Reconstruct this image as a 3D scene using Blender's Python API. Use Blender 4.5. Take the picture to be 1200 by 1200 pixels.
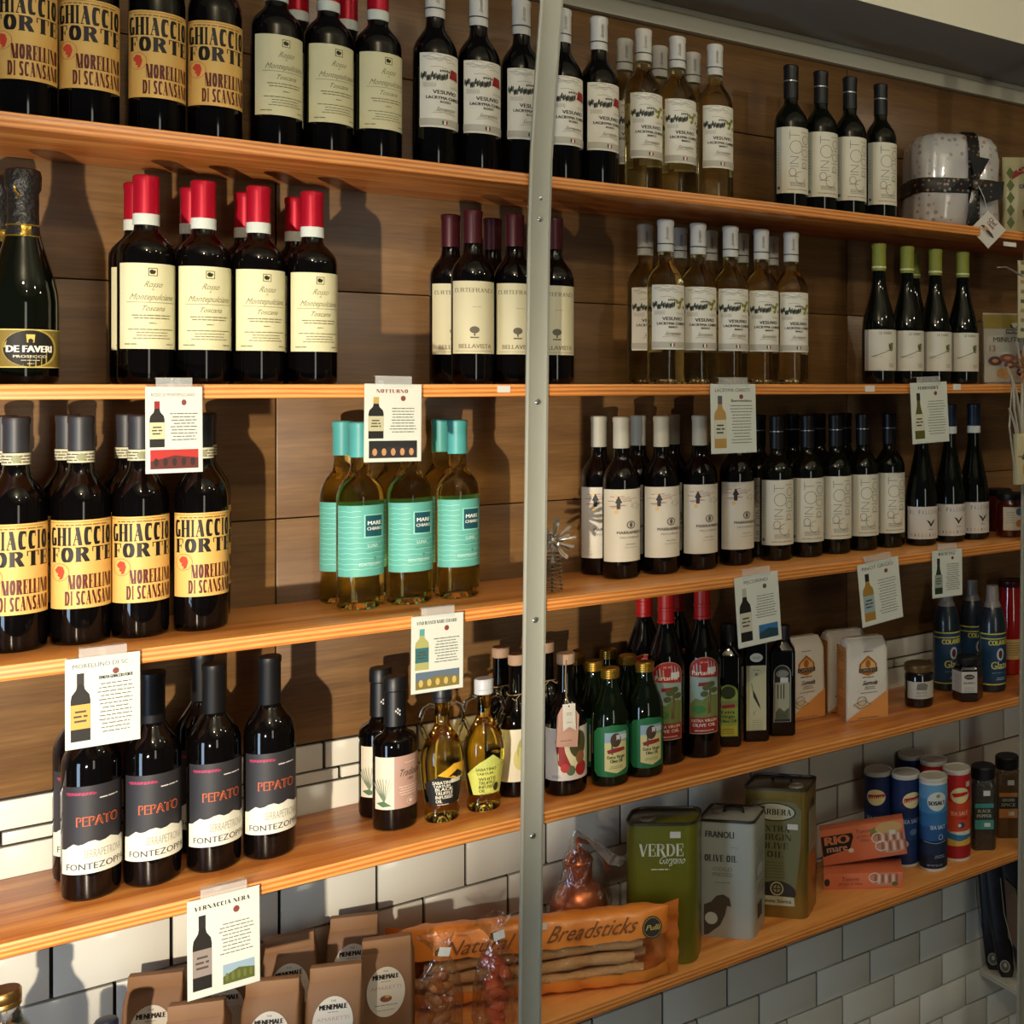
import bpy, bmesh, math, random
from math import sin, cos, pi, radians as R, atan, sqrt
from mathutils import Vector, Matrix
for o in list(bpy.data.objects): bpy.data.objects.remove(o)
S = bpy.context.scene; C = S.collection
rnd = random.Random(7)
# ------------------------------------------------------------------ camera, light, exposure
EYE = 1.85; F = 1370.0; PX = 1050.0; PY = 450.0
BE = atan(F / 1650.0); A_, B_ = cos(BE), sin(BE); CD = 1.915
cam = bpy.data.cameras.new('camera'); co = bpy.data.objects.new('camera', cam); C.objects.link(co)
co.location = (0, -CD, EYE); co.rotation_euler = (pi / 2, 0, -(pi / 2 - (pi / 2 - BE)))
cam.sensor_width = 36; cam.lens = F / 1200 * 36; cam.shift_x = -(PX - 600) / 1200; cam.shift_y = -(600 - PY) / 1200
cam.clip_start = 0.05
S.camera = co
vs = S.view_settings; vs.view_transform = 'Standard'; vs.look = 'None'; vs.gamma = 1; vs.exposure = 0.0
vs.use_curve_mapping = False
w = bpy.data.worlds.new('room_air'); S.world = w; w.use_nodes = True
bg = w.node_tree.nodes['Background']; bg.inputs[0].default_value = (0.75, 0.85, 1.0, 1); bg.inputs[1].default_value = 0.05
def lamp(kind, name, loc, energy, col, size=.05, size_y=None, target=None, spot=None):
    l = bpy.data.lights.new(name, kind); l.energy = energy; l.color = col
    if kind == 'AREA':
        l.size = size
        if size_y: l.shape = 'RECTANGLE'; l.size_y = size_y
    else: l.shadow_soft_size = size
    if spot: l.spot_size = spot; l.spot_blend = .6
    o = bpy.data.objects.new(name, l); C.objects.link(o); o.location = loc
    if target: o.rotation_euler = (Vector(target) - Vector(loc)).to_track_quat('-Z', 'Y').to_euler()
    return o
lamp('SPOT', 'low_evening_glow', (-.50, -1.5, EYE - .54), 205, (1.0, .87, .69), .020, target=(.24, .2, EYE - .33), spot=R(49)).data.spot_blend = .6
lamp('POINT', 'ceiling_bulb', (.05, -1.77, EYE + 1.02), 30, (1.0, .87, .68), .03)
lamp('POINT', 'ceiling_bulb', (.55, -2.6, EYE + 1.02), 6, (1.0, .88, .70), .025)
lamp('POINT', 'ceiling_bulb', (1.25, -1.40, EYE + .84), 7, (1.0, .90, .70), .025)
lamp('POINT', 'ceiling_bulb', (2.2, -1.35, EYE + .84), 7, (1.0, .90, .70), .025)
lamp('AREA', 'window_daylight', (-1.15, -.85, EYE - .78), 13, (.55, .76, 1.0), .35, .9, (.25, .25, EYE - 1.0))
lamp('AREA', 'added_front_fill', (.6, -4.9, EYE - .25), 17, (1.0, .97, .78), .6, 2.0, (1.4, 0, EYE - .3))  # unseen fill added behind the camera to lift the right bay, tiles and cornice
# ------------------------------------------------------------------ placement helpers (a photograph pixel and a depth Y give a point of the room)
ZA, ZB, ZC, ZD, ZE = EYE + .356, EYE, EYE - .367, EYE - .729, EYE - 1.089
WALL = .255
def X(px, Y=0.0):
    u = (px - PX) / F; t = (CD + Y) / (A_ - B_ * u); return t * (B_ + A_ * u)
def Sc(px, Y=0.0):
    u = (px - PX) / F; return F * (A_ - B_ * u) / (CD + Y)
def Z(px, py, Y=0.0): return EYE + (PY - py) / Sc(px, Y)
# ------------------------------------------------------------------ materials
def lin(h):
    h = h.lstrip('#'); v = [int(h[i:i + 2], 16) / 255 for i in (0, 2, 4)]
    return tuple(x / 12.92 if x <= .04045 else ((x + .055) / 1.055) ** 2.4 for x in v) + (1,)
_m = {}
def M(name, col='#808080', rough=.5, metal=0, trans=0, ior=1.45, coat=0, spec=.5, alpha=1, bump=0, bscale=60):
    if name in _m: return _m[name]
    m = bpy.data.materials.new(name); m.use_nodes = True; _m[name] = m
    nt = m.node_tree; b = nt.nodes['Principled BSDF']
    c = lin(col)
    b.inputs['Base Color'].default_value = c; b.inputs['Roughness'].default_value = rough
    b.inputs['Metallic'].default_value = metal; b.inputs['Transmission Weight'].default_value = trans
    b.inputs['IOR'].default_value = ior; b.inputs['Coat Weight'].default_value = coat
    b.inputs['Specular IOR Level'].default_value = spec; b.inputs['Alpha'].default_value = alpha
    if bump:
        tc = nt.nodes.new('ShaderNodeTexCoord'); n = nt.nodes.new('ShaderNodeTexNoise'); n.inputs['Scale'].default_value = bscale
        n.inputs['Detail'].default_value = 3
        bp = nt.nodes.new('ShaderNodeBump'); bp.inputs['Strength'].default_value = bump; bp.inputs['Distance'].default_value = .004
        nt.links.new(tc.outputs['Object'], n.inputs['Vector']); nt.links.new(n.outputs['Fac'], bp.inputs['Height'])
        nt.links.new(bp.outputs['Normal'], b.inputs['Normal'])
    return m
def ink(col): return M('ink_' + col.lstrip('#'), col, .55)
def wood(name, cols, stretch, scale, rough=.45, ringmix=.6, island=False):
    m = bpy.data.materials.new(name); m.use_nodes = True; _m[name] = m; nt = m.node_tree; N = nt.nodes; L = nt.links
    b = N['Principled BSDF']; b.inputs['Roughness'].default_value = rough; b.inputs['Coat Weight'].default_value = .12
    b.inputs['Coat Roughness'].default_value = .25
    tc = N.new('ShaderNodeTexCoord'); mp = N.new('ShaderNodeMapping'); mp.inputs['Scale'].default_value = stretch
    L.new(tc.outputs['Object'], mp.inputs['Vector'])
    src = mp.outputs['Vector']
    if island:
        oi = N.new('ShaderNodeObjectInfo'); ad = N.new('ShaderNodeVectorMath'); ad.operation = 'ADD'
        ml = N.new('ShaderNodeVectorMath'); ml.operation = 'SCALE'; ml.inputs['Scale'].default_value = 30
        cx = N.new('ShaderNodeCombineXYZ'); L.new(oi.outputs['Random'], cx.inputs[0]); L.new(oi.outputs['Random'], cx.inputs[2])
        L.new(cx.outputs[0], ml.inputs[0]); L.new(src, ad.inputs[0]); L.new(ml.outputs[0], ad.inputs[1]); src = ad.outputs[0]
    n1 = N.new('ShaderNodeTexNoise'); n1.inputs['Scale'].default_value = scale; n1.inputs['Detail'].default_value = 5
    n1.inputs['Roughness'].default_value = .6; n1.inputs['Distortion'].default_value = .6
    wv = N.new('ShaderNodeTexWave'); wv.bands_direction = 'Z'; wv.inputs['Scale'].default_value = scale * 1.4
    wv.inputs['Distortion'].default_value = 5; wv.inputs['Detail'].default_value = 3; wv.inputs['Detail Scale'].default_value = .6
    n2 = N.new('ShaderNodeTexNoise'); n2.inputs['Scale'].default_value = scale * 9; n2.inputs['Detail'].default_value = 2
    for q in (n1, wv, n2): L.new(src, q.inputs['Vector'])
    mx = N.new('ShaderNodeMix'); mx.inputs[0].default_value = ringmix; L.new(n1.outputs['Fac'], mx.inputs[2]); L.new(wv.outputs['Fac'], mx.inputs[3])
    m2 = N.new('ShaderNodeMix'); m2.inputs[0].default_value = .3; L.new(mx.outputs[0], m2.inputs[2]); L.new(n2.outputs['Fac'], m2.inputs[3])
    cr = N.new('ShaderNodeValToRGB'); el = cr.color_ramp.elements; el[0].position = .25; el[1].position = .78
    el[0].color = lin(cols[0]); el[1].color = lin(cols[2]); e = el.new(.5); e.color = lin(cols[1])
    L.new(m2.outputs[0], cr.inputs[0]); L.new(cr.outputs[0], b.inputs['Base Color'])
    bp = N.new('ShaderNodeBump'); bp.inputs['Strength'].default_value = .15; bp.inputs['Distance'].default_value = .002
    L.new(m2.outputs[0], bp.inputs['Height']); L.new(bp.outputs['Normal'], b.inputs['Normal'])
    return m
PINE = wood('oiled_pine', ('#b8672a', '#d98b42', '#eda75c'), (1.1, 14, 14), 2.2, .4)
PANEL = wood('brown_laminate', ('#543922', '#72522d', '#8f6b42'), (.9, 9, 11), 2.4, .40, .04, True)
def tile_mat():
    m = M('white_glazed_tile', '#d9dad6', .16, coat=.3, spec=.5)
    nt = m.node_tree; N = nt.nodes; L = nt.links; b = N['Principled BSDF']
    oi = N.new('ShaderNodeObjectInfo'); cr = N.new('ShaderNodeValToRGB')
    cr.color_ramp.elements[0].color = lin('#cfccbf'); cr.color_ramp.elements[1].color = lin('#e0ddd0')
    L.new(oi.outputs['Random'], cr.inputs[0]); L.new(cr.outputs[0], b.inputs['Base Color'])
    tc = N.new('ShaderNodeTexCoord'); n = N.new('ShaderNodeTexNoise'); n.inputs['Scale'].default_value = 14
    bp = N.new('ShaderNodeBump'); bp.inputs['Strength'].default_value = .12; bp.inputs['Distance'].default_value = .01
    L.new(tc.outputs['Object'], n.inputs[0]); L.new(n.outputs['Fac'], bp.inputs['Height']); L.new(bp.outputs['Normal'], b.inputs['Normal'])
    return m
TILE = tile_mat()
DARK = M('dark_wine_glass', '#070505', .05, spec=.5)
GREENDK = M('dark_green_glass', '#080b05', .05, spec=.5)
OLIVE = M('green_oil_glass', '#0b1508', .05, trans=.12, ior=1.45)
WHITEW = M('straw_wine_in_clear_glass', '#faeeb4', .02, trans=1, ior=1.36)
YELW = M('golden_wine_in_clear_glass', '#fbee9c', .02, trans=1, ior=1.36)
OIL = M('golden_oil_in_clear_glass', '#f0d260', .02, trans=1, ior=1.40)
CLEAR = M('clear_glass', '#f6faf8', .02, trans=1, ior=1.45)
def film(name, col, lo, hi, rough=.08):
    m = bpy.data.materials.new(name); m.use_nodes = True; _m[name] = m; nt = m.node_tree; N = nt.nodes; L = nt.links
    N.remove(N['Principled BSDF']); tr = N.new('ShaderNodeBsdfTransparent'); tr.inputs[0].default_value = lin(col); g = N.new('ShaderNodeBsdfGlossy'); g.inputs['Roughness'].default_value = rough
    lw = N.new('ShaderNodeLayerWeight'); lw.inputs[0].default_value = .5; mr = N.new('ShaderNodeMapRange'); mr.inputs[3].default_value = lo; mr.inputs[4].default_value = hi
    tc = N.new('ShaderNodeTexCoord'); n = N.new('ShaderNodeTexNoise'); n.inputs['Scale'].default_value = 38; n.inputs['Detail'].default_value = 3; bp = N.new('ShaderNodeBump'); bp.inputs['Strength'].default_value = .9; bp.inputs['Distance'].default_value = .01
    L.new(tc.outputs['Object'], n.inputs[0]); L.new(n.outputs['Fac'], bp.inputs['Height']); L.new(bp.outputs[0], g.inputs['Normal']); L.new(bp.outputs[0], lw.inputs[1])
    mx = N.new('ShaderNodeMixShader'); L.new(lw.outputs['Facing'], mr.inputs[0]); L.new(mr.outputs[0], mx.inputs[0]); L.new(tr.outputs[0], mx.inputs[1]); L.new(g.outputs[0], mx.inputs[2]); L.new(mx.outputs[0], N['Material Output'].inputs[0]); return m
FILM = film('clear_cellophane', '#fbfaf7', .05, .50)
STEEL = M('brushed_steel', '#a9a99c', .45, metal=.25, bump=.05, bscale=90)
# ------------------------------------------------------------------ mesh helpers
def link(name, bm, mats, parent=None, smooth=True, ang=None):
    me = bpy.data.meshes.new(name); bm.to_mesh(me); bm.free()
    for m in (mats if isinstance(mats, (list, tuple)) else [mats]): me.materials.append(m)
    if smooth:
        for p in me.polygons: p.use_smooth = True
        if ang is None: ang = 35
        try: me.set_sharp_from_angle(angle=R(ang))
        except Exception: pass
    o = bpy.data.objects.new(name, me); C.objects.link(o)
    if parent: o.parent = parent
    return o
def thing(name, label, cat, loc=(0, 0, 0), rz=0, group=None):
    o = bpy.data.objects.new(name, None); o.empty_display_size = .02; C.objects.link(o); o.location = loc; o.rotation_euler = (0, 0, rz)
    return tag(o, label, cat, group)
def tag(o, label=None, cat=None, group=None, kind=None):
    if label: o['label'] = label
    if cat: o['category'] = cat
    if group: o['group'] = group
    if kind: o['kind'] = kind
    return o
def copy_tree(o, parent=None):
    c = o.copy(); C.objects.link(c); c.parent = parent
    for ch in [x for x in o.children]: copy_tree(ch, c)
    return c
def box(bm, x0, x1, y0, y1, z0, z1, bev=0, mi=0):
    r = bmesh.ops.create_cube(bm, size=1); vv = r['verts']
    for v in vv: v.co = Vector(((x0 + x1) / 2 + v.co.x * (x1 - x0), (y0 + y1) / 2 + v.co.y * (y1 - y0), (z0 + z1) / 2 + v.co.z * (z1 - z0)))
    fs = list({f for v in vv for f in v.link_faces})
    for f in fs: f.material_index = mi
    if bev:
        es = list({e for v in vv for e in v.link_edges})
        bmesh.ops.bevel(bm, geom=es, offset=bev, segments=2, profile=.5, affect='EDGES')
    return bm
def lathe(prof, seg=36, bm=None, cx=0, cy=0, sx=1, sy=1, mi=0, cap=True):
    bm = bm or bmesh.new(); rings = []
    for r, z in prof:
        if r < 1e-6: rings.append([bm.verts.new((cx, cy, z))])
        else: rings.append([bm.verts.new((cx + r * sx * cos(2 * pi * k / seg), cy + r * sy * sin(2 * pi * k / seg), z)) for k in range(seg)])
    for a, b in zip(rings, rings[1:]):
        for k in range(seg):
            k2 = (k + 1) % seg
            try:
                if len(a) == 1 and len(b) == 1: continue
                if len(a) == 1: f = bm.faces.new((a[0], b[k2], b[k]))
                elif len(b) == 1: f = bm.faces.new((a[k], a[k2], b[0]))
                else: f = bm.faces.new((a[k], a[k2], b[k2], b[k]))
                f.material_index = mi
            except ValueError: pass
    bmesh.ops.recalc_face_normals(bm, faces=bm.faces)
    return bm
def tube(bm, pts, r, seg=8, mi=0, flat=1.0):
    pts = [Vector(p) for p in pts]; rings = []
    up = Vector((0, 0, 1))
    for i, p in enumerate(pts):
        d = (pts[min(i + 1, len(pts) - 1)] - pts[max(i - 1, 0)]).normalized()
        s = d.cross(up)
        if s.length < .05: s = d.cross(Vector((0, 1, 0)))
        s.normalize(); t = s.cross(d)
        rr = r[i] if isinstance(r, (list, tuple)) else r
        rings.append([bm.verts.new(p + s * rr * cos(2 * pi * k / seg) + t * rr * flat * sin(2 * pi * k / seg)) for k in range(seg)])
    for a, b in zip(rings, rings[1:]):
        for k in range(seg):
            f = bm.faces.new((a[k], a[(k + 1) % seg], b[(k + 1) % seg], b[k])); f.material_index = mi
    for rg in (rings[0], rings[-1]):
        f = bm.faces.new(rg); f.material_index = mi
    bmesh.ops.recalc_face_normals(bm, faces=bm.faces)
    return bm
# ------------------------------------------------------------------ flat print: coloured shapes and lettering on paper, wrapped or flat
_tx = {}
def text_geo(s):
    if s in _tx: return _tx[s]
    cu = bpy.data.curves.new('t', 'FONT'); cu.body = s; cu.resolution_u = 2; cu.size = 1
    o = bpy.data.objects.new('t', cu); me = bpy.data.meshes.new_from_object(o)
    vs_ = [(v.co.x, v.co.y) for v in me.vertices]; fs = [tuple(p.vertices) for p in me.polygons]
    bpy.data.objects.remove(o); bpy.data.curves.remove(cu); bpy.data.meshes.remove(me)
    xs = [v[0] for v in vs_] or [0, 1]; ys = [v[1] for v in vs_] or [0, 1]
    x0, x1, y0, y1 = min(xs), max(xs), min(0, min(ys)), max(ys)
    _tx[s] = ([((x - x0) / (x1 - x0), y / y1 if y1 else 0) for x, y in vs_], fs, (x1 - x0) / (y1 or 1))
    return _tx[s]
def _arc(cx, cy, rx, ry, a0, a1, n=14): return [(cx + rx * cos(R(a0 + (a1 - a0) * k / n)), cy + ry * sin(R(a0 + (a1 - a0) * k / n))) for k in range(n + 1)]
# high-contrast display capitals: 'S' thick stem with serifs, 'K' broad-nib stroke, 'h' hairline
DG = {'I': (.34, [('S', [(.5, 0), (.5, 1)])]), 'H': (.84, [('S', [(0, 0), (0, 1)]), ('S', [(1, 0), (1, 1)]), ('h', [(.2, .5), (.8, .5)])]),
      'O': (.74, [('K', _arc(.5, .5, .5, .5, 0, 360, 24))]), 'C': (.66, [('K', _arc(.5, .5, .5, .5, 50, 310, 20)), ('h', [(.95, .72), (.95, .98)])]),
      'G': (.76, [('K', _arc(.5, .5, .5, .5, 55, 300, 20)), ('K', [(1, .03), (1, .42)]), ('h', [(.55, .42), (1, .42)])]),
      'A': (.74, [('h', [(.02, 0), (.5, 1)]), ('K', [(.42, 1), (.98, 0)]), ('h', [(.2, .33), (.7, .33)]), ('h', [(-.05, 0), (.22, 0)])]),
      'F': (.58, [('S', [(0, 0), (0, 1)]), ('h', [(0, 1), (1, 1)]), ('h', [(1, .72), (1, 1)]), ('h', [(.2, .5), (.75, .5)]), ('h', [(.75, .38), (.75, .62)])]),
      'E': (.62, [('S', [(0, 0), (0, 1)]), ('h', [(0, 1), (1, 1)]), ('h', [(1, .72), (1, 1)]), ('h', [(.2, .5), (.75, .5)]), ('h', [(.75, .38), (.75, .62)]), ('h', [(0, 0), (1, 0)]), ('h', [(1, 0), (1, .28)])]),
      'L': (.56, [('S', [(0, 0), (0, 1)]), ('h', [(0, 0), (1, 0)]), ('h', [(1, 0), (1, .3)])]),
      'T': (.72, [('S', [(.5, 0), (.5, 1)]), ('h', [(0, 1), (1, 1)]), ('h', [(0, .7), (0, 1)]), ('h', [(1, .7), (1, 1)])]),
      'R': (.76, [('S', [(0, 0), (0, 1)]), ('K', _arc(.35, .76, .5, .24, 90, -90, 12)), ('h', [(.2, .52), (.5, .52)]), ('K', [(.55, .50), (1, 0)])]),
      'D': (.76, [('S', [(0, 0), (0, 1)]), ('K', _arc(.3, .5, .7, .5, 90, -90, 14))]), 'B': (.72, [('S', [(0, 0), (0, 1)]), ('K', _arc(.35, .76, .5, .24, 90, -90, 12)), ('K', _arc(.35, .26, .62, .26, 90, -90, 12))]),
      'M': (.98, [('h', [(.03, 0), (.03, 1)]), ('K', [(0, 1), (.45, 0)]), ('h', [(.5, 0), (.94, 1)]), ('S', [(1, 0), (1, 1)])]),
      'N': (.80, [('h', [(.03, 0), (.03, 1)]), ('K', [(0, 1), (1, 0)]), ('h', [(.97, 0), (.97, 1)])]),
      'V': (.74, [('K', [(0, 1), (.45, 0)]), ('h', [(.5, 0), (.98, 1)])]), 'U': (.76, [('K', [(0, 1), (0, .3)] + _arc(.5, .3, .5, .3, 180, 300, 8)), ('h', [(.97, .2), (.97, 1)])]),
      'X': (.74, [('K', [(0, 1), (1, 0)]), ('h', [(.02, 0), (.98, 1)])]),
      'S': (.60, [('K', _arc(.5, .75, .5, .25, 30, 180, 10) + [(.25, .57), (.75, .43)] + _arc(.5, .25, .5, .25, 0, -150, 10))]), ' ': (.25, [])}
class Print:
    def __init__(s): s.v = []; s.f = []; s.mi = []; s.mats = []; s.L = 0
    def m(s, col):
        mt = ink(col) if isinstance(col, str) else col
        if mt not in s.mats: s.mats.append(mt)
        return s.mats.index(mt)
    def poly(s, pts, col, up=1):
        s.L += up; b = len(s.v); s.v += [(x, y, s.L) for x, y in pts]; s.f.append(tuple(range(b, b + len(pts)))); s.mi.append(s.m(col)); return s
    def rect(s, x, y, w_, h, col, up=1): return s.poly([(x, y), (x + w_, y), (x + w_, y + h), (x, y + h)], col, up)
    def ell(s, x, y, rx, ry, col, n=20, a0=0, a1=2 * pi):
        return s.poly([(x + rx * cos(a0 + (a1 - a0) * k / n), y + ry * sin(a0 + (a1 - a0) * k / n)) for k in range(n)], col)
    def ring(s, x, y, rx, ry, t, col, n=20):
        s.L += 1; i = s.m(col); b = len(s.v)
        for k in range(n):
            a = 2 * pi * k / n; s.v += [(x + rx * cos(a), y + ry * sin(a), s.L), (x + (rx - t) * cos(a), y + (ry - t) * sin(a), s.L)]
        for k in range(n):
            j = (k + 1) % n; s.f.append((b + 2 * k, b + 2 * j, b + 2 * j + 1, b + 2 * k + 1)); s.mi.append(i)
        return s
    def line(s, pts, t, col):
        s.L += 1; i = s.m(col)
        for (x0, y0), (x1, y1) in zip(pts, pts[1:]):
            d = sqrt((x1 - x0) ** 2 + (y1 - y0) ** 2) or 1; nx, ny = -(y1 - y0) / d * t / 2, (x1 - x0) / d * t / 2; b = len(s.v)
            s.v += [(x0 + nx, y0 + ny, s.L), (x1 + nx, y1 + ny, s.L), (x1 - nx, y1 - ny, s.L), (x0 - nx, y0 - ny, s.L)]
            s.f.append((b + 3, b + 2, b + 1, b)); s.mi.append(i)
        return s
    def text(s, t, x, y, h, col, w_=None, al='c', bold=0, shear=0, rot=0, arc=0):
        vs_, fs, asp = text_geo(t); w_ = w_ or asp * h * .95; s.L += 1; i = s.m(col)
        off = {'c': -w_ / 2, 'l': 0, 'r': -w_}[al]
        for d in ([0] if not bold else [-bold, 0, bold]):
            b = len(s.v)
            for u, q in vs_:
                xx = off + u * w_ + d + shear * q * h; yy = q * h
                if arc: yy += arc * (1 - (2 * u - 1) ** 2)
                if rot: xx, yy = xx * cos(rot) - yy * sin(rot), xx * sin(rot) + yy * cos(rot)
                s.v.append((x + xx, y + yy, s.L))
            for f in fs: s.f.append(tuple(b + k for k in f)); s.mi.append(i)
        return s
    def dido(s, t, x, y, h, col, w_, k=.26):
        s.L += 1; i = s.m(col); adv = sum(DG.get(c, (.5, []))[0] + .13 for c in t) - .13; sx = w_ / adv; cx = x - w_ / 2; hair = .055
        for c in t:
            wd, segs = DG.get(c, (.5, []))
            for kind, pts in segs:
                nw = (k if kind in 'KS' else .06); nw = min(nw, wd * .6) / 2; nh = hair / 2
                P = [(nw + (wd - 2 * nw) * px_ if kind != 'h' else .03 + (wd - .06) * px_, nh + (1 - 2 * nh) * py_) for px_, py_ in pts]
                for (x0, y0), (x1, y1) in zip(P, P[1:]):
                    if y1 < y0: x0, y0, x1, y1 = x1, y1, x0, y0
                    if abs(y1 - y0) < 1e-6: q = [(min(x0, x1) - nw, y0 - nh), (max(x0, x1) + nw, y0 - nh), (max(x0, x1) + nw, y0 + nh), (min(x0, x1) - nw, y0 + nh)]
                    elif x1 >= x0: q = [(x0 - nw, y0 - nh), (x0 + nw, y0 - nh), (x1 + nw, y1 - nh), (x1 + nw, y1 + nh), (x1 - nw, y1 + nh), (x0 - nw, y0 + nh)]
                    else: q = [(x0 - nw, y0 - nh), (x0 + nw, y0 - nh), (x0 + nw, y0 + nh), (x1 + nw, y1 + nh), (x1 - nw, y1 + nh), (x1 - nw, y1 - nh)]
                    b = len(s.v); s.v += [(cx + u * sx, y + v * h, s.L) for u, v in q]; s.f.append(tuple(range(b, b + len(q)))); s.mi.append(i)
                if kind == 'S':
                    for yy in (0, 1):
                        xm = P[0][0]; b = len(s.v); q = [(xm - nw - .05, yy * (1 - hair)), (xm + nw + .05, yy * (1 - hair)), (xm + nw + .05, yy * (1 - hair) + hair), (xm - nw - .05, yy * (1 - hair) + hair)]
                        s.v += [(cx + u * sx, y + v * h, s.L) for u, v in q]; s.f.append((b, b + 1, b + 2, b + 3)); s.mi.append(i)
            cx += (wd + .13) * sx
        return s
    def greek(s, x, y, w_, n, dy, t, col, al='c', seed=1):
        q = random.Random(seed); s.L += 1; i = s.m(col)
        for k in range(n):
            ww = w_ * q.uniform(.72, 1); xx = x - ww / 2 if al == 'c' else x; e = xx + ww; yy = y - k * dy
            while xx < e:
                l = q.uniform(2.2, 6.5) * t; b = len(s.v); x2 = min(xx + l, e)
                s.v += [(xx, yy, s.L), (x2, yy, s.L), (x2, yy + t, s.L), (xx, yy + t, s.L)]; s.f.append((b, b + 1, b + 2, b + 3)); s.mi.append(i)
                xx += l + t * .7
        return s
    def build(s, name, parent=None, r=None, base=.0003, eps=.00004, z0=0, fn=None, clip=None):
        bm = bmesh.new()
        if not s.v: return None
        eps = min(eps, .0009 / max(1, s.L))
        V = [bm.verts.new((x, y, base + l * eps)) for x, y, l in s.v]
        for f, mi in zip(s.f, s.mi):
            try: q = bm.faces.new([V[k] for k in f]); q.material_index = mi
            except ValueError: pass
        xs = [v.co.x for v in bm.verts]; lo, hi = min(xs), max(xs)
        if clip:
            for cxy, no in (((clip[0], 0, 0), (-1, 0, 0)), ((clip[1], 0, 0), (1, 0, 0)), ((0, clip[2], 0), (0, -1, 0)), ((0, clip[3], 0), (0, 1, 0))):
                bmesh.ops.bisect_plane(bm, geom=bm.verts[:] + bm.edges[:] + bm.faces[:], plane_co=cxy, plane_no=no, clear_outer=True)
        if r or fn:
            step = (r or .04) * .16; x = lo + step
            while x < hi:
                bmesh.ops.bisect_plane(bm, geom=bm.verts[:] + bm.edges[:] + bm.faces[:], plane_co=(x, 0, 0), plane_no=(1, 0, 0)); x += step
        for v in bm.verts:
            x, y, h = v.co
            if fn: v.co = fn(x, y, h)
            elif r: a = x / r; v.co = Vector(((r + h) * sin(a), -(r + h) * cos(a), z0 + y))
            else: v.co = Vector((x, -h, z0 + y))
        bm.normal_update()
        for f in bm.faces:
            c = f.calc_center_median()
            out = Vector((c.x, c.y, 0)) if r else Vector((0, -1, 0))
            if not fn and f.normal.dot(out) < 0: f.normal_flip()
        return link(name, bm, s.mats, parent, smooth=bool(r))
# ------------------------------------------------------------------ the setting
def struct(name, bm, m, parent=None, **k):
    o = link(name, bm, m, parent, **k)
    if not parent: o['kind'] = 'structure'
    return o
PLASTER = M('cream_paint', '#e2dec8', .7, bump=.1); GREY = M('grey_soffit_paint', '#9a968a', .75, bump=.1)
XL, XR = -1.2, 3.2
b = bmesh.new(); box(b, XL, XR, WALL + .008, WALL + .15, 0, EYE + 1.3); wall = struct('wall_back', b, M('charcoal_grout', '#33302c', .9, bump=.3))
b = bmesh.new(); box(b, XL, XR, -5.2, WALL + .15, -.1, 0); struct('floor', b, wood('floor_boards', ('#3d3026', '#55463a', '#6b5b4b'), (1, 8, 8), 2))
b = bmesh.new(); box(b, XL, XR, -5.2, WALL + .15, EYE + 1.3, EYE + 1.4); struct('ceiling', b, PLASTER)
b = bmesh.new(); box(b, XR, XR + .1, -5.2, WALL + .15, 0, EYE + 1.3); struct('wall_right', b, M('taupe_paint', '#6f675a', .8))
# boxed bulkhead above the shelves, with its grey underside, and the cornice strip
b = bmesh.new(); box(b, XL, XR, -.045, WALL + .007, EYE + .777, EYE + 1.299)
bm_ = b
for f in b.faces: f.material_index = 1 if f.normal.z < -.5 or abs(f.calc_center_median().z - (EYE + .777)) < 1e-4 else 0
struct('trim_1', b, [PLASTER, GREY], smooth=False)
b = bmesh.new(); box(b, XL, XR, WALL - .022, WALL + .008, EYE + .735, EYE + .777, .002); box(b, XL, XR, WALL - .034, WALL + .008, EYE + .766, EYE + .777, .003)
struct('trim_2', b, M('pale_grey_cornice_paint', '#c9c6b4', .6))
# wood panels on the wall
px0 = X(323, WALL)
zr = [EYE - .612, EYE - .226, EYE + .160, EYE + .545, EYE + .735]
for i in range(4):
    xs = [XL, px0 - 1.2, px0, px0 + 1.2, px0 + 2.4, XR]
    for x0, x1 in zip(xs, xs[1:]):
        b = bmesh.new(); x1 = min(x1, XR)
        box(b, x0 + .001, x1 - .001, WALL - (.003 if i % 2 else .002), WALL + .008, zr[i] + .001, zr[i + 1] - .001, .0012)
        link('wood_panel', b, PANEL, wall)
# tiles
rows = [-.613, -.660, -.682, -.764, -.846, -.927, -1.005, -1.085, -1.172, -1.257, -1.340, -1.42, -1.498, -1.576, -1.654, -1.732, -1.81]
joint0 = {0: .06, 1: .24, 2: .17, 3: .09, 4: .146, 5: .226, 6: .146, 7: .226, 8: .146, 9: .241, 10: .167, 11: .241, 12: .167, 13: .241, 14: .167, 15: .241}
shared = {}
for i in range(16):
    z1, z0 = EYE + rows[i], EYE + rows[i + 1]; h = z1 - z0
    x = joint0[i] - .1552 * 2
    while x < 2.45:
        k = round(h, 3)
        if k not in shared:
            b = bmesh.new(); box(b, .0008, .1512, -.0045, .008, .0021, h - .0021, .0012)
            o = link('tile', b, TILE, wall); shared[k] = o.data
        else:
            o = bpy.data.objects.new('tile', shared[k]); C.objects.link(o); o.parent = wall
        o.location = (x + .0015, WALL, z0); o.rotation_euler = (rnd.uniform(-.003, .003), 0, rnd.uniform(-.003, .003))
        x += .1552
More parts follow.
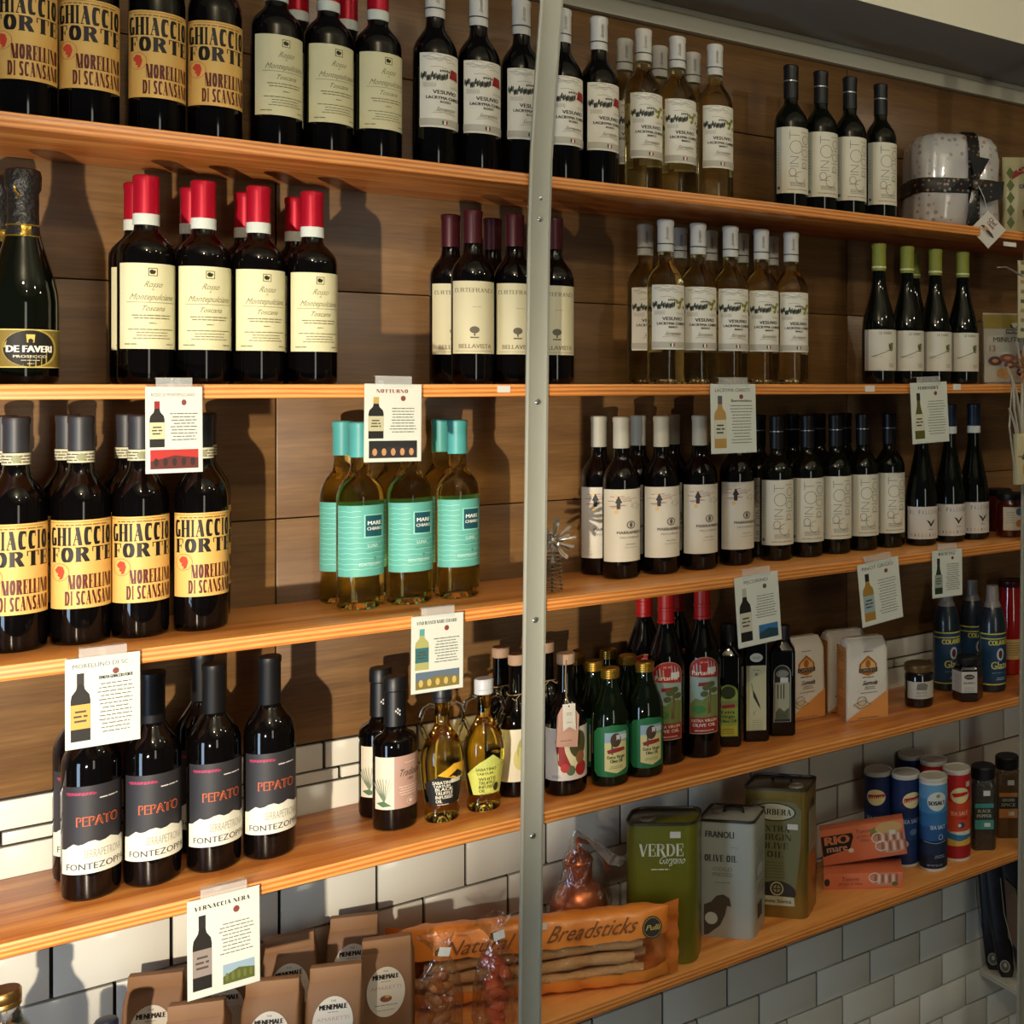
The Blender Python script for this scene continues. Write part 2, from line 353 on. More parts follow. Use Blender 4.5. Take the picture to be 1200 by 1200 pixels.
# shelves
shelf_defs = [('top', ZA, 'long orange pine shelf, topmost, under the grey bulkhead'), ('second', ZB, 'long pine shelf at eye level carrying red capped bottles'),
              ('third', ZC, 'long pine shelf in the middle carrying teal labelled bottles'), ('fourth', ZD, 'long pine shelf under the edge of the brown panelling, first over white tiles'),
              ('bottom', ZE, 'lowest long pine shelf, carrying tins and paper bags')]
for nm, z, lb in shelf_defs:
    b = bmesh.new(); box(b, -.85, 2.35, 0, WALL - .007, z - .021, z, .0022)
    o = link('wooden_shelf', b, PINE); o.location = (0, 0, 0); tag(o, lb, 'shelf', 'pine wall shelves')
# uprights
def upright(xp, label, zs):
    t = thing('steel_upright', label, 'upright', (xp, -.001, 0))
    b = bmesh.new(); pts = [(0, 0, .0), (0, 0, EYE + .25), (0, -.006, EYE + .38), (.001, -.018, EYE + .5), (.002, -.034, EYE + .62), (.003, -.045, EYE + .72), (.003, -.047, EYE + 1.29)]
    w2 = .0195; lean = .012
    prof = [(-w2, 0), (-w2, -.004), (-w2 + .004, -.005), (-w2 + .010, -.0035), (w2 - .010, -.0035), (w2 - .004, -.005), (w2, -.004), (w2, 0)]
    rings = []
    for p in pts:
        rings.append([b.verts.new((p[0] + q[0] + (p[2] - EYE) * lean, p[1] + q[1], p[2])) for q in prof])
    for a, c in zip(rings, rings[1:]):
        for k in range(8): b.faces.new((a[k], a[(k + 1) % 8], c[(k + 1) % 8], c[k]))
    b.faces.new(rings[0]); b.faces.new(rings[-1]); bmesh.ops.recalc_face_normals(b, faces=b.faces)
    link('bar', b, STEEL, t, ang=20)
    sm = None
    for zz in zs:
        if sm is None:
            b = bmesh.new(); lathe([(0, 0), (.0052, 0), (.005, .0015), (.0035, .003), (0, .0036)], 14, b); so = link('screw', b, M('zinc_screw', '#b9bab2', .25, metal=.9), t); sm = so.data
        else: so = bpy.data.objects.new('screw', sm); C.objects.link(so); so.parent = t
        so.rotation_euler = (pi / 2, 0, 0); so.location = ((zz - EYE) * lean + .001, -.0035, zz)
    return t
cz = [Z(631, 233), Z(631, 257), Z(629, 471), Z(626, 726), Z(621, 979)]
upright(X(628.5), 'steel upright strap in front of the shelves, centre of photo', cz)
upright(X(1204), 'steel upright strap at the right edge of the shelves', [Z(1194, v) for v in (310, 468, 668, 832, 1010)])
# ------------------------------------------------------------------ bottles
def bord(h=.30, r=.037, sh=.187, nk=.232, rn=.0145):
    return [(0, .012), (.018, .009), (r * .72, .0015), (r * .86, 0), (r * .97, .004), (r, .012), (r, sh), (r * .975, sh + (nk - sh) * .2), (r * .88, sh + (nk - sh) * .43), (r * .70, sh + (nk - sh) * .66),
            (r * .52, sh + (nk - sh) * .86), (rn * 1.08, nk), (rn, nk + .012), (rn, h - .001), (0, h - .001)]
def burg(h=.31, r=.040, sh=.12, nk=.235, rn=.0145):
    n = 8; P = [(0, .015), (r * .6, .004), (r * .86, 0), (r * .97, .004), (r, .012), (r, sh)]
    for k in range(1, n + 1):
        t = k / n; P.append((r + (rn - r) * (3 * t * t - 2 * t ** 3) ** .9, sh + (nk - sh) * t))
    return P + [(rn, h - .001), (0, h - .001)]
def bottle(name, prof, glass, cap, label, lz, r, band=None, extra=None, capname='capsule'):
    """cap=(z0,z1,radius,material); label=Print; band=(z0,z1,r,mat)"""
    t = thing(name, 'x', 'bottle'); b = lathe(prof, 40); link('glass_body', b, glass, t)
    if cap:
        z0, z1, rc, mt = cap[:4]
        b = lathe([(rc, z0), (rc * 1.02, z0 + .001), (rc * 1.01, z1 - .012), (rc * 1.07, z1 - .009), (rc * 1.07, z1 - .002), (rc * .95, z1), (0, z1)], 32); link(capname, b, mt, t)
    if band:
        z0, z1, rc, mt = band; b = lathe([(rc, z0), (rc * 1.06, z0 + .0006), (rc * 1.06, z1 - .0006), (rc, z1)], 32); link('neck_band', b, mt, t)
    if label: label.build('label', t, r=r, base=.00035, z0=lz)
    if extra: extra(t)
    return t
# label art -------------------------------------------------------------
def L_ghiaccio():
    p = Print(); w_, h = .098, .124; p.rect(-w_ / 2, 0, w_, h, '#deb363')
    p.rect(-w_ / 2, h - .0035, w_, .001, '#a87a2a'); p.greek(0, h - .0078, .088, 1, .003, .0018, '#8a6423', seed=4)
    K = '#16100c'; K2 = '#5c1d12'
    p.dido('GHIACCIO', -.001, .0885, .0255, K, .086, .31); p.dido('FORTE', .001, .0655, .0205, K, .084, .27)
    p.ring(-.0285, .0515, .0135, .0125, .0006, '#c4452e', 24)
    p.poly([(-.036, .055), (-.030, .0605), (-.0235, .059), (-.021, .052), (-.0225, .047), (-.024, .0425), (-.029, .041), (-.0275, .0445), (-.0315, .0465), (-.0305, .05), (-.0335, .051)], '#d0452c')
    p.dido('MORELLINO', .0135, .0275, .0200, K2, .060, .32); p.dido('DI SCANSANO', .0115, .0050, .0195, K2, .064, .29)
    return p
def L_rosso():
    p = Print(); w_, h = .092, .122; p.rect(-w_ / 2, 0, w_, h, '#d3cfa8'); G = '#77734f'
    p.rect(-.0055, h - .018, .0115, .0115, '#24231a'); p.rect(-.0046, h - .0171, .0097, .0097, '#d9d49f'); p.ell(-.001, h - .012, .003, .0035, '#24231a', 9)
    p.poly([(.001, h - .0165), (.004, h - .012), (.0025, h - .009), (.0005, h - .013)], '#24231a')
    p.text('Rosso', 0, .088, .0085, G, .022, shear=.5); p.text('di', 0, .0835, .003, G); p.text('Montepulciano', 0, .070, .0085, G, .058, shear=.5)
    p.rect(-.033, .066, .066, .0006, G); p.text('Toscana', 0, .0545, .007, G, .03, shear=.5)
    p.greek(0, .047, .052, 2, .004, .0014, G, seed=2); p.greek(0, .036, .012, 1, .004, .0012, G); p.greek(0, .027, .068, 1, .004, .0012, G, seed=5); p.greek(0, .0225, .05, 3, .004, .0011, G, seed=3)
    p.greek(-.036, .006, .022, 1, .004, .0014, G, 'l'); p.greek(.018, .006, .016, 1, .004, .0012, G, 'l')
    return p
def L_vesuvio(kind):
    p = Print(); w_, h = .080, .122; p.rect(-w_ / 2, 0, w_, h, '#e2dfd2'); G = '#8d8b7e'; K = '#26241f'
    q = random.Random(3)
    for k in range(11):
        x = q.uniform(-.036, .012); y = q.uniform(.098, .119); l = q.uniform(.012, .028); p.line([(x, y), (x + l * .5, y + .0016), (x + l, y - .001)], .0007, G)
    for k in range(17):
        x = -.038 + k * .0026; y = .083 + q.uniform(-.003, .004); p.poly([(x, y - .006), (x + .002, y - .0045), (x + .0027, y + .003), (x + .001, y + .0055), (x - .0006, y)], K if k % 3 else '#55604f')
    for k in range(6): p.ell(-.006 + k * .0035, .092 + q.uniform(-.001, .002), .0016, .0021, '#4e5748', 7)
    for k in range(9): x = -.034 + k * .0024; p.line([(x, .073), (x + .0015, .069), (x, .0655)], .0006, G)
    for k in range(7): x = .01 + k * .003; p.line([(x, .070), (x + .002, .066)], .0006, G)
    if kind == 'r': p.poly([(.008, .083), (.0115, .098), (.026, .096), (.0275, .079), (.024, .081)], '#971b1c')
    else:
        for k in range(12): p.ell(.010 + q.uniform(0, .018), .079 + q.uniform(0, .017), .0032, .0032, q.choice(['#8a8a32', '#a7a545', '#6a6f2a']), 7)
    p.text('VESUVIO', .002, .055, .0062, K, .040, bold=.0003); p.text('LACRYMA CHRISTI', .002, .0465, .0048, K, .060, bold=.0003)
    p.text('ROSSO' if kind == 'r' else 'BIANCO', .002, .0405, .0036, K, .017, bold=.0002)
    p.text('Sorrentino', .002, .027, .0066, '#6d695c', .032, shear=.6); p.line([(-.018, .0235), (0, .0255), (.022, .0228)], .0006, G)
    p.rect(-w_ / 2, .003, w_, .0115, '#b9b6a9'); p.rect(-.004, .0055, .003, .0062, '#2d4a35'); p.rect(-.001, .0055, .003, .0062, '#eeece4'); p.rect(.002, .0055, .003, .0062, '#a03030')
    return p
def L_pinot():
    p = Print(); w_, h = .112, .135; p.rect(-.046, 0, w_ - .02, h, '#d8d4c1'); G = '#7f7c6e'
    p.rect(-.046, 0, .014, h, '#b9bcb0'); p.rect(-.043, .008, .007, .006, '#54564e'); p.greek(-.044, .095, .009, 9, .006, .0012, G, 'l')
    x = .002
    def vt(t, xx, y, hh, ww): p.text(t, xx, y, hh, G, ww, 'l', rot=pi / 2)
    p.line([(-.014, .118), (-.014, .126), (-.014, .110)], .0012, G); p.line([(-.014, .118), (.006, .118)], .0012, G)       # T
    p.ring(-.001, .094, .0135, .0135, .0012, G, 26)                                                                    # O
    p.line([(.004, .060), (-.014, .060), (.004, .074), (-.014, .074)], .0012, G)                                        # N
    p.line([(-.014, .0545), (.004, .0545)], .0012, G)                                                                # I
    p.line([(-.016, .034), (.004, .034)], .0012, G); p.ring(-.0085, .0425, .0075, .0085, .0012, G, 20)                  # P
    q2 = [(.008 + .011 * cos(a), .032 + .012 * sin(a)) for a in [R(k) for k in range(80, 361, 20)]]; p.line(q2, .0012, G)  # G
    p.ring(.018, .058, .006, .006, .0011, G, 16); p.line([(.010, .052), (.028, .052)], .0011, G); p.line([(.010, .070), (.028, .070)], .0011, G)
    p.ring(.020, .083, .009, .008, .0011, G, 18); p.line([(.010, .097), (.028, .097)], .0011, G); p.ring(.021, .110, .009, .009, .0011, G, 18)
    p.line([(.010, .125), (.026, .125)], .0011, G)
    p.greek(.004, .021, .045, 3, .0032, .0012, G, seed=8); p.greek(.004, .0065, .055, 1, .003, .0014, G, seed=9)
    return p
def L_marr():
    p = Print(); w_, h = .086, .136; p.rect(-w_ / 2, 0, w_, h, '#cfc9b8'); q = random.Random(5)
    for k in range(9):
        x = q.uniform(-.036, .0); y = .098 + q.uniform(0, .026); l = q.uniform(.012, .03); p.line([(x, y), (x + l, y + q.uniform(.0, .004))], .0011, q.choice(['#a5655a', '#b38478', '#8f8a74']))
    for k in range(14):
        x = q.uniform(.002, .034); y = .096 + q.uniform(0, .018); p.line([(x, y), (x + .003, y + .004)], .0007, '#8b8269')
    p.ell(-.014, .124, .004, .003, '#dcc287', 10); p.ell(-.013, .094, .004, .004, '#dcb86a', 10)
    p.poly([(-.0125, .099), (-.006, .099), (-.0055, .110), (-.0025, .111), (-.009, .124), (-.0155, .111), (-.0128, .110)], '#241a18')
    p.ring(.014, .069, .0085, .0075, .0018, '#5d574b', 16); p.ell(.014, .069, .003, .005, '#5d574b', 10)
    p.text('MARRAMIERO', .014, .052, .0055, '#4c463c', .052, bold=.0002); p.text('PECORINO', .014, .0435, .0035, '#8a8474', .04); p.greek(.014, .032, .026, 1, .003, .0013, '#8a8474'); p.greek(.014, .026, .034, 1, .003, .0009, '#9a9484')
    return p
def L_mare():
    p = Print(); w_, h = .090, .115; p.rect(-w_ / 2, 0, w_, h, '#60ad9f')
    for k in range(12):
        y = .012 + k * .0085; pts = [(-.043 + j * .004, y + .0007 * sin(j * 1.1 + k)) for j in range(11 if k > 6 else 22)]; p.line(pts, .0007, '#9adccb')
    p.rect(.001, .062, .034, .038, '#8fd6c8'); p.poly([(.003, .0645), (.033, .0635), (.034, .098), (.003, .0985)], '#16505a')
    p.text('MARE', .0185, .083, .0062, '#f0f5ef', .024, bold=.0003); p.text('CHIARO', .0185, .0745, .0050, '#f0f5ef', .026, bold=.0002)
    p.text('LUNA', .015, .047, .0052, '#d8efe8', .017); p.greek(.015, .040, .028, 1, .003, .001, '#3f8f84'); p.line([(.018, .025), (.018, .031)], .0006, '#2e6a62'); p.line([(.0155, .029), (.0205, .029)], .0006, '#2e6a62')
    p.text('FONTEZOPPA', .012, .017, .0048, '#d8efe8', .036)
    return p
def L_pepato():
    p = Print(); w_, h = .096, .123; p.rect(-w_ / 2, 0, w_, h, '#2b2a2e')
    q = random.Random(2)
    for k in range(16):
        x = -.040 + k * .0022; p.poly([(x, .112 + q.uniform(-.002, .001)), (x + .006, .1105), (x + .007, .1125 + q.uniform(0, .001)), (x + .002, .115)], '#8c2344' if k % 2 else '#a0385a')
    p.greek(.016, .1035, .034, 1, .003, .0017, '#c7c3bd')
    p.text('PEPATO', .002, .067, .0135, '#c25f3a', .052, bold=.0006); p.text('PEPATO', .0024, .0678, .0115, '#5a2c20', .051)
    mtn = [(-w_ / 2, .034), (-.040, .035), (-.034, .039), (-.028, .043), (-.022, .041), (-.016, .042), (-.010, .045), (-.003, .046), (.003, .043), (.010, .044), (.017, .047), (.024, .044), (.031, .041), (.038, .043), (w_ / 2, .038)]
    i = 0
    for (x0, y0), (x1, y1) in zip(mtn, mtn[1:]): p.poly([(x0, 0), (x1, 0), (x1, y1), (x0, y0)], '#dcdac9', up=1 if i == 0 else 0); i = 1
    p.text('SERRAPETRONA', .010, .022, .0115, '#a19f8d', .050, bold=.0001); p.text('FONTEZOPPA', .002, .006, .0088, '#3a3934', .080, bold=.0002)
    return p
def L_curte():
    p = Print(); w_, h = .082, .122; p.rect(-w_ / 2, 0, w_, h, '#c9c2a0'); G = '#5f584a'
    p.dido('CURTEFRANCA', 0, .103, .0070, G, .070, .16); p.greek(.004, .078, .02, 1, .003, .0011, '#a09a80'); p.line([(0, .030), (0, .038)], .0025, G); p.ell(0, .040, .008, .006, G, 12); p.rect(-.007, .026, .014, .0022, G)
    p.text('BELLAVISTA', .002, .009, .0072, '#857b63', .056, bold=.0004); p.rect(-.034, .004, .068, .0005, G); return p
def L_faveri():
    p = Print(); w_, h = .125, .052; p.rect(-w_ / 2, 0, w_, h, '#7c6a2c'); p.rect(-w_ / 2, 0, w_, .0013, '#d7c373'); p.rect(-w_ / 2, h - .0013, w_, .0013, '#d7c373')
    p.ell(.003, .026, .034, .0255, '#a89444', 30); p.ell(.001, .026, .031, .0245, '#191712', 30)
    p.text('DE FAVERI', .001, .021, .0088, '#f0ece0', .053, bold=.0007); p.poly([(-.003, .034), (.005, .034), (.006, .045), (-.004, .045)], '#cdb75c'); p.ell(.001, .036, .003, .0035, '#191712', 8)
    p.text('PROSECCO', .001, .0135, .0034, '#d8d2bd', .038, bold=.0002); p.greek(.001, .0095, .028, 1, .003, .001, '#bdb69c'); p.greek(.001, .005, .010, 1, .003, .001, '#bdb69c'); return p
def L_sabbie():
    p = Print(); w_, h = .092, .089; p.rect(-w_ / 2, 0, w_, h, '#d3cfc0'); p.rect(-w_ / 2, 0, .012, h, '#aaa395'); p.text('LE SABBIE', .006, .079, .0055, '#3c3a2e', .03)
    q = random.Random(1)
    for k in range(26): p.poly([(.018 + q.uniform(-.007, .007), .050 + q.uniform(-.008, .012)) for _ in range(3)], q.choice(['#56602a', '#70793a', '#3a4220']))
    p.line([(-.026, .030), (-.012, .034), (.004, .040), (.016, .046)], .0011, '#544c3c'); p.greek(.02, .014, .018, 3, .003, .001, '#8a8676'); p.greek(-.01, .03, .03, 1, .003, .0005, '#8a8676'); return p
def L_falcone():
    p = Print(); w_, h = .090, .073; p.rect(-w_ / 2, 0, w_, h, '#cbc6bd'); K = '#3a3732'
    for i, ch in enumerate('IL FALCONE'): 
        if ch != ' ': p.text(ch, -.034 + i * .0076, .056, .0095, K, .0022 if ch in 'IL' else .0036)
    p.poly([(.004, .044), (.012, .040), (.016, .034), (.019, .039), (.028, .046), (.023, .037), (.018, .031), (.015, .027), (.012, .033)], '#17140f')
    p.greek(.016, .021, .016, 1, .003, .0013, K)
    for i, ch in enumerate('RIESLING'): p.text(ch, -.030 + i * .0085, .006, .006, '#6a665c', .0026)
    return p
def print_on(t, art, r, z0, name='label'): return art.build(name, t, r=r, z0=z0)
RED = M('red_foil', '#b3122a', .32, metal=.35); WHT = M('white_capsule', '#cfcdc6', .45); BLKC = M('black_capsule', '#121214', .42); PAPER = M('band_paper', '#c8d0c8', .6)
TEAL = M('teal_capsule', '#4fa39f', .4, spec=.4); MAR = M('maroon_capsule', '#46161d', .35, metal=.2); CREAMC = M('cream_capsule', '#b9b6a3', .5); GRNC = M('lime_green_capsule', '#8b9138', .45)
NAVY = M('navy_capsule', '#14243a', .4); CHAR = M('charcoal_capsule', '#2e2e31', .45); GOLD = M('gold_foil', '#c8a548', .25, metal=.9); DFOIL = M('black_crinkled_foil', '#1b1a18', .4, bump=1, bscale=110)
def ex_vesuvio(t):
    b = lathe([(.0163, .2655), (.01655, .266), (.01655, .267), (.0163, .2675)], 28); link('capsule_line', b, ink('#2a3430'), t)
    p = Print(); p.text('Sorrentino', 0, 0, .006, '#55554e', .024, rot=pi / 2, shear=.5); p.build('capsule_print', t, r=.0166, z0=.285)
def ex_pinot(t):
    b = lathe([(.0153, .2665), (.0157, .267), (.0157, .2685), (.0153, .269)], 28); link('silver_line', b, M('silver_ring', '#b9bdbf', .3, metal=.9), t)
def ex_docg(t):
    p = Print(); p.rect(-.045, 0, .09, .016, '#c9c6a8'); p.greek(-.040, .011, .08, 3, .0042, .0018, '#55553f', 'l', 3)
    p.ell(0, .008, .006, .0055, '#8d8f6c', 12); p.build('seal_print', t, r=.0162, z0=.2555)
def ex_green(t):
    b = lathe([(.0151, .2535), (.0164, .254), (.0164, .2575), (.0151, .258)], 28); link('capsule_line', b, ink('#d6d7a8'), t)
def ex_fav(t):
    for z in (.201, .216):
        rr = .0205 if z < .21 else .0185
        b = lathe([(rr, z), (rr + .0008, z + .0005), (rr + .0008, z + .002), (rr, z + .0025)], 30); link('gold_ring', b, GOLD, t)
    b = bmesh.new(); box(b, -.006, .006, -.0198, -.0175, .203, .216, .001); link('seal', b, GOLD, t)
    b = bmesh.new(); tube(b, [(-.009, -.0165, .274), (-.0125, -.0155, .268), (-.0118, -.0165, .262), (-.008, -.0185, .258), (-.011, -.0175, .252)], .0017, 6); link('wire_tab', b, GOLD, t)
def P_faveri():
    return [(0, .01), (.03, .002), (.036, 0), (.0395, .004), (.0405, .012), (.0405, .11), (.0395, .125), (.036, .143), (.030, .165), (.024, .187), (.0195, .205), (.017, .225), (.0155, .25), (.0155, .285), (0, .288)]
protos = {}
def kinds():
    K = {}
    K['ghiaccio'] = lambda: bottle('wine_bottle', bord(.321, .0355, .195, .245), DARK, (.272, .322, .0152, CHAR), L_ghiaccio(), .052, .0355, (.2555, .2715, .0150, PAPER), ex_docg)
    K['rosso'] = lambda: bottle('wine_bottle', bord(.300, .0355, .187, .222), DARK, (.245, .301, .0158, RED), L_rosso(), .050, .0355, (.229, .2455, .0157, PAPER))
    K['ves_r'] = lambda: bottle('wine_bottle', bord(.312, .0350, .190, .236, .014), DARK, (.252, .313, .0152, WHT), L_vesuvio('r'), .065, .0350, None, ex_vesuvio)
    K['ves_b'] = lambda: bottle('white_wine_bottle', bord(.312, .0350, .190, .236, .014), WHITEW, (.252, .313, .0152, WHT), L_vesuvio('b'), .065, .0350, None, ex_vesuvio)
    K['pinot'] = lambda: bottle('white_wine_bottle', bord(.300, .0352, .178, .222, .0135), GREENDK, (.232, .301, .0150, BLKC), L_pinot(), .033, .0352, None, ex_pinot)
    K['marr'] = lambda: bottle('wine_bottle', bord(.303, .0355, .180, .228), DARK, (.245, .305, .0150, CREAMC), L_marr(), .033, .0355)
    K['mare'] = lambda: bottle('white_wine_bottle', bord(.303, .0360, .178, .226), YELW, (.247, .305, .0158, TEAL), L_mare(), .055, .0360)
    K['pepato'] = lambda: bottle('wine_bottle', bord(.305, .0360, .185, .232), DARK, (.232, .306, .0155, BLKC), L_pepato(), .040, .0360)
    K['curte'] = lambda: bottle('wine_bottle', bord(.295, .0350, .182, .225), DARK, (.239, .296, .0152, MAR), L_curte(), .051, .0350)
    K['faveri'] = lambda: bottle('sparkling_wine_bottle', P_faveri(), GREENDK, None, L_faveri(), .022, .0405, None, lambda t: (link('foil_hood', lathe([(.0205, .200), (.0185, .214), (.0178, .235), (.0180, .250), (.0178, .262), (.0205, .268), (.0212, .285), (.0195, .293), (.015, .2955), (0, .2962)], 30), DFOIL, t), ex_fav(t)))
    K['sabbie'] = lambda: bottle('white_wine_bottle', burg(.305, .0375, .118, .235), GREENDK, (.248, .308, .0153, GRNC), L_sabbie(), .029, .0375, None, ex_green)
    K['falcone'] = lambda: bottle('white_wine_bottle', burg(.318, .0365, .105, .245), GREENDK, (.268, .320, .0153, NAVY), L_falcone(), .016, .0365, (.251, .268, .0155, PAPER))
    return K
KN = kinds(); ORD = ['first', 'second', 'third', 'fourth', 'fifth', 'sixth', 'seventh', 'eighth']
DESC = {'ghiaccio': 'dark wine bottle with yellow black-lettered label', 'rosso': 'red-capped dark wine bottle with cream label', 'ves_r': 'white-capped dark bottle with red-patched label',
        'ves_b': 'clear straw-wine bottle with white cap', 'pinot': 'black-capped bottle with pale vertical-lettered label', 'marr': 'dark bottle with cream cap, grey label',
        'mare': 'golden wine bottle with turquoise cap and label', 'pepato': 'dark bottle with black-and-white mountain label', 'curte': 'maroon-capped dark wine bottle with cream label',
        'faveri': 'black-foiled sparkling wine bottle', 'sabbie': 'green-capped sloping bottle with pale label', 'falcone': 'sloping dark bottle with white bird label'}
def row(kind, cxs, Y, z, where, shelf, group, rot=0, cat='bottle', jit=.03):
    for i, cx in enumerate(cxs):
        if kind not in protos: protos[kind] = KN[kind](); o = protos[kind]
        else: o = copy_tree(protos[kind])
        yy = Y + rnd.uniform(-.002, .002); o.location = (X(cx, yy), yy, z); o.rotation_euler = (0, 0, rot + rnd.uniform(-jit, jit))
        n = len(cxs)
        pos = '' if n == 1 else (ORD[i] + ' from left, ')
        tag(o, f"{DESC[kind]}, {pos}{where}, {shelf} shelf", cat, group)
# top shelf
row('ghiaccio', [30, 105, 184, 252], .075, ZA, 'front row', 'top', 'yellow-labelled bottles on the top shelf', R(-3), jit=.02)
row('rosso', [324, 385, 443], .075, ZA, 'front row', 'top', 'red-capped bottles on the top shelf', R(10))
row('rosso', [349, 407], .160, ZA, 'back row', 'top', 'red-capped bottles on the top shelf', R(10))
row('ves_r', [510, 561, 611, 659, 702], .075, ZA, 'front row', 'top', 'white-capped dark bottles on the top shelf', R(4))
row('ves_b', [754, 794, 838], .090, ZA, 'front row', 'top', 'white-capped clear bottles on the top shelf', R(-6))
row('ves_b', [732, 773, 812], .170, ZA, 'back row', 'top', 'white-capped clear bottles on the top shelf', R(-6))
row('pinot', [927, 962, 996, 1032], .080, ZA, 'front row', 'top', 'black-capped bottles on the top shelf', R(-14))
# second shelf
row('faveri', [27], .085, ZB, 'at left edge', 'second', None, R(8))
o = copy_tree(protos['faveri']); o.location = (X(-3, .18), .18, ZB); tag(o, 'black-foiled sparkling wine bottle standing half hidden behind another, left edge, second shelf', 'bottle')
row('rosso', [172, 238, 303, 366], .080, ZB, 'front row', 'second', 'red-capped bottles on the second shelf', R(6))
row('rosso', [160, 225, 288, 347], .162, ZB, 'back row', 'second', 'red-capped bottles on the second shelf', R(6))
row('curte', [554, 603, 649], .080, ZB, 'front row', 'second', 'maroon-capped bottles on the second shelf', R(-14))
row('curte', [528, 577], .158, ZB, 'back row', 'second', 'maroon-capped bottles on the second shelf', R(-8))
row('ves_b', [780, 818, 856, 892, 927], .085, ZB, 'front row', 'second', 'white-capped clear bottles on the second shelf', R(-8))
row('ves_b', [756, 796, 832, 869, 904], .168, ZB, 'back row', 'second', 'white-capped clear bottles on the second shelf', R(-8))
row('sabbie', [1030, 1063, 1096, 1128], .085, ZB, 'front row', 'second', 'green-capped bottles on the second shelf', R(-22))
row('sabbie', [1071], .178, ZB, 'hidden behind the row', 'second', None, R(-22))
# third shelf
row('ghiaccio', [19, 95, 165, 236], .112, ZC, 'front row', 'third', 'yellow-labelled bottles on the third shelf', R(-3), jit=.02)
row('ghiaccio', [5, 80, 149, 240], .196, ZC, 'back row', 'third', 'yellow-labelled bottles on the third shelf', R(10))
row('mare', [422, 480, 536], .128, ZC, 'front row', 'third', 'turquoise-labelled bottles on the third shelf', R(-8))
row('mare', [402, 462, 517], .206, ZC, 'back row', 'third', 'turquoise-labelled bottles on the third shelf', R(-20))
row('marr', [728, 775, 820, 863], .132, ZC, 'front row', 'third', 'cream-capped bottles on the third shelf', R(-20))
row('marr', [702, 748, 788], .206, ZC, 'back row', 'third', 'cream-capped bottles on the third shelf', R(-20))
row('pinot', [910, 946, 979, 1011, 1042], .132, ZC, 'front row', 'third', 'black-capped bottles on the third shelf', R(-20))
row('pinot', [889, 929, 960, 990], .207, ZC, 'back row', 'third', 'black-capped bottles on the third shelf', R(-20))
row('falcone', [1080, 1113, 1141], .110, ZC, 'front row', 'third', 'bird-labelled bottles on the third shelf', R(-32))
# fourth shelf
row('pepato', [107, 179, 251, 316], .112, ZD, 'front row', 'fourth', 'mountain-labelled bottles on the fourth shelf', R(4))
row('pepato', [96, 237], .200, ZD, 'back row', 'fourth', 'mountain-labelled bottles on the fourth shelf', R(4))
# ------------------------------------------------------------------ more shapes
def rr(w_, d, r, n=5):
    P = []
    for cx, cy, a0 in ((w_ / 2 - r, d / 2 - r, 0), (-w_ / 2 + r, d / 2 - r, 90), (-w_ / 2 + r, -d / 2 + r, 180), (w_ / 2 - r, -d / 2 + r, 270)):
        for k in range(n + 1): a = R(a0 + 90 * k / n); P.append((cx + r * cos(a), cy + r * sin(a)))
    return P
def loft(rings, bm=None, mi=0, caps=True):
    """rings: list of lists of 3-D points, same length"""
    bm = bm or bmesh.new(); V = [[bm.verts.new(p) for p in r] for r in rings]; n = len(V[0]); fs = []
    for a, b_ in zip(V, V[1:]):
        for k in range(n): fs.append(bm.faces.new((a[k], a[(k + 1) % n], b_[(k + 1) % n], b_[k])))
    if caps: fs += [bm.faces.new(V[0]), bm.faces.new(V[-1])]
    for f in fs: f.material_index = mi
    bmesh.ops.recalc_face_normals(bm, faces=bm.faces); return bm
def rings_rr(spec, n=5): return [[(x, y, z) for x, y in rr(w_, d, r, n)] for w_, d, r, z in spec]
def front(y0, z0=0): return lambda x, y, h: Vector((x, -y0 - h, z0 + y))
def side(x0, z0=0): return lambda x, y, h: Vector((x0 + h, x, z0 + y))
def side_l(x0, z0=0): return lambda x, y, h: Vector((-x0 - h, -x, z0 + y))
def corner(o, px, Y, rz, lx, ly, z):
    """put the point (lx, ly) of the thing's footprint at the shelf point seen at pixel column px, depth Y"""
    x0, y0 = X(px, Y), Y; o.rotation_euler = (0, 0, rz)
    o.location = (x0 - (lx * cos(rz) - ly * sin(rz)), y0 - (lx * sin(rz) + ly * cos(rz)), z)
STK = M('price_sticker_paper', '#d8d6cd', .6)
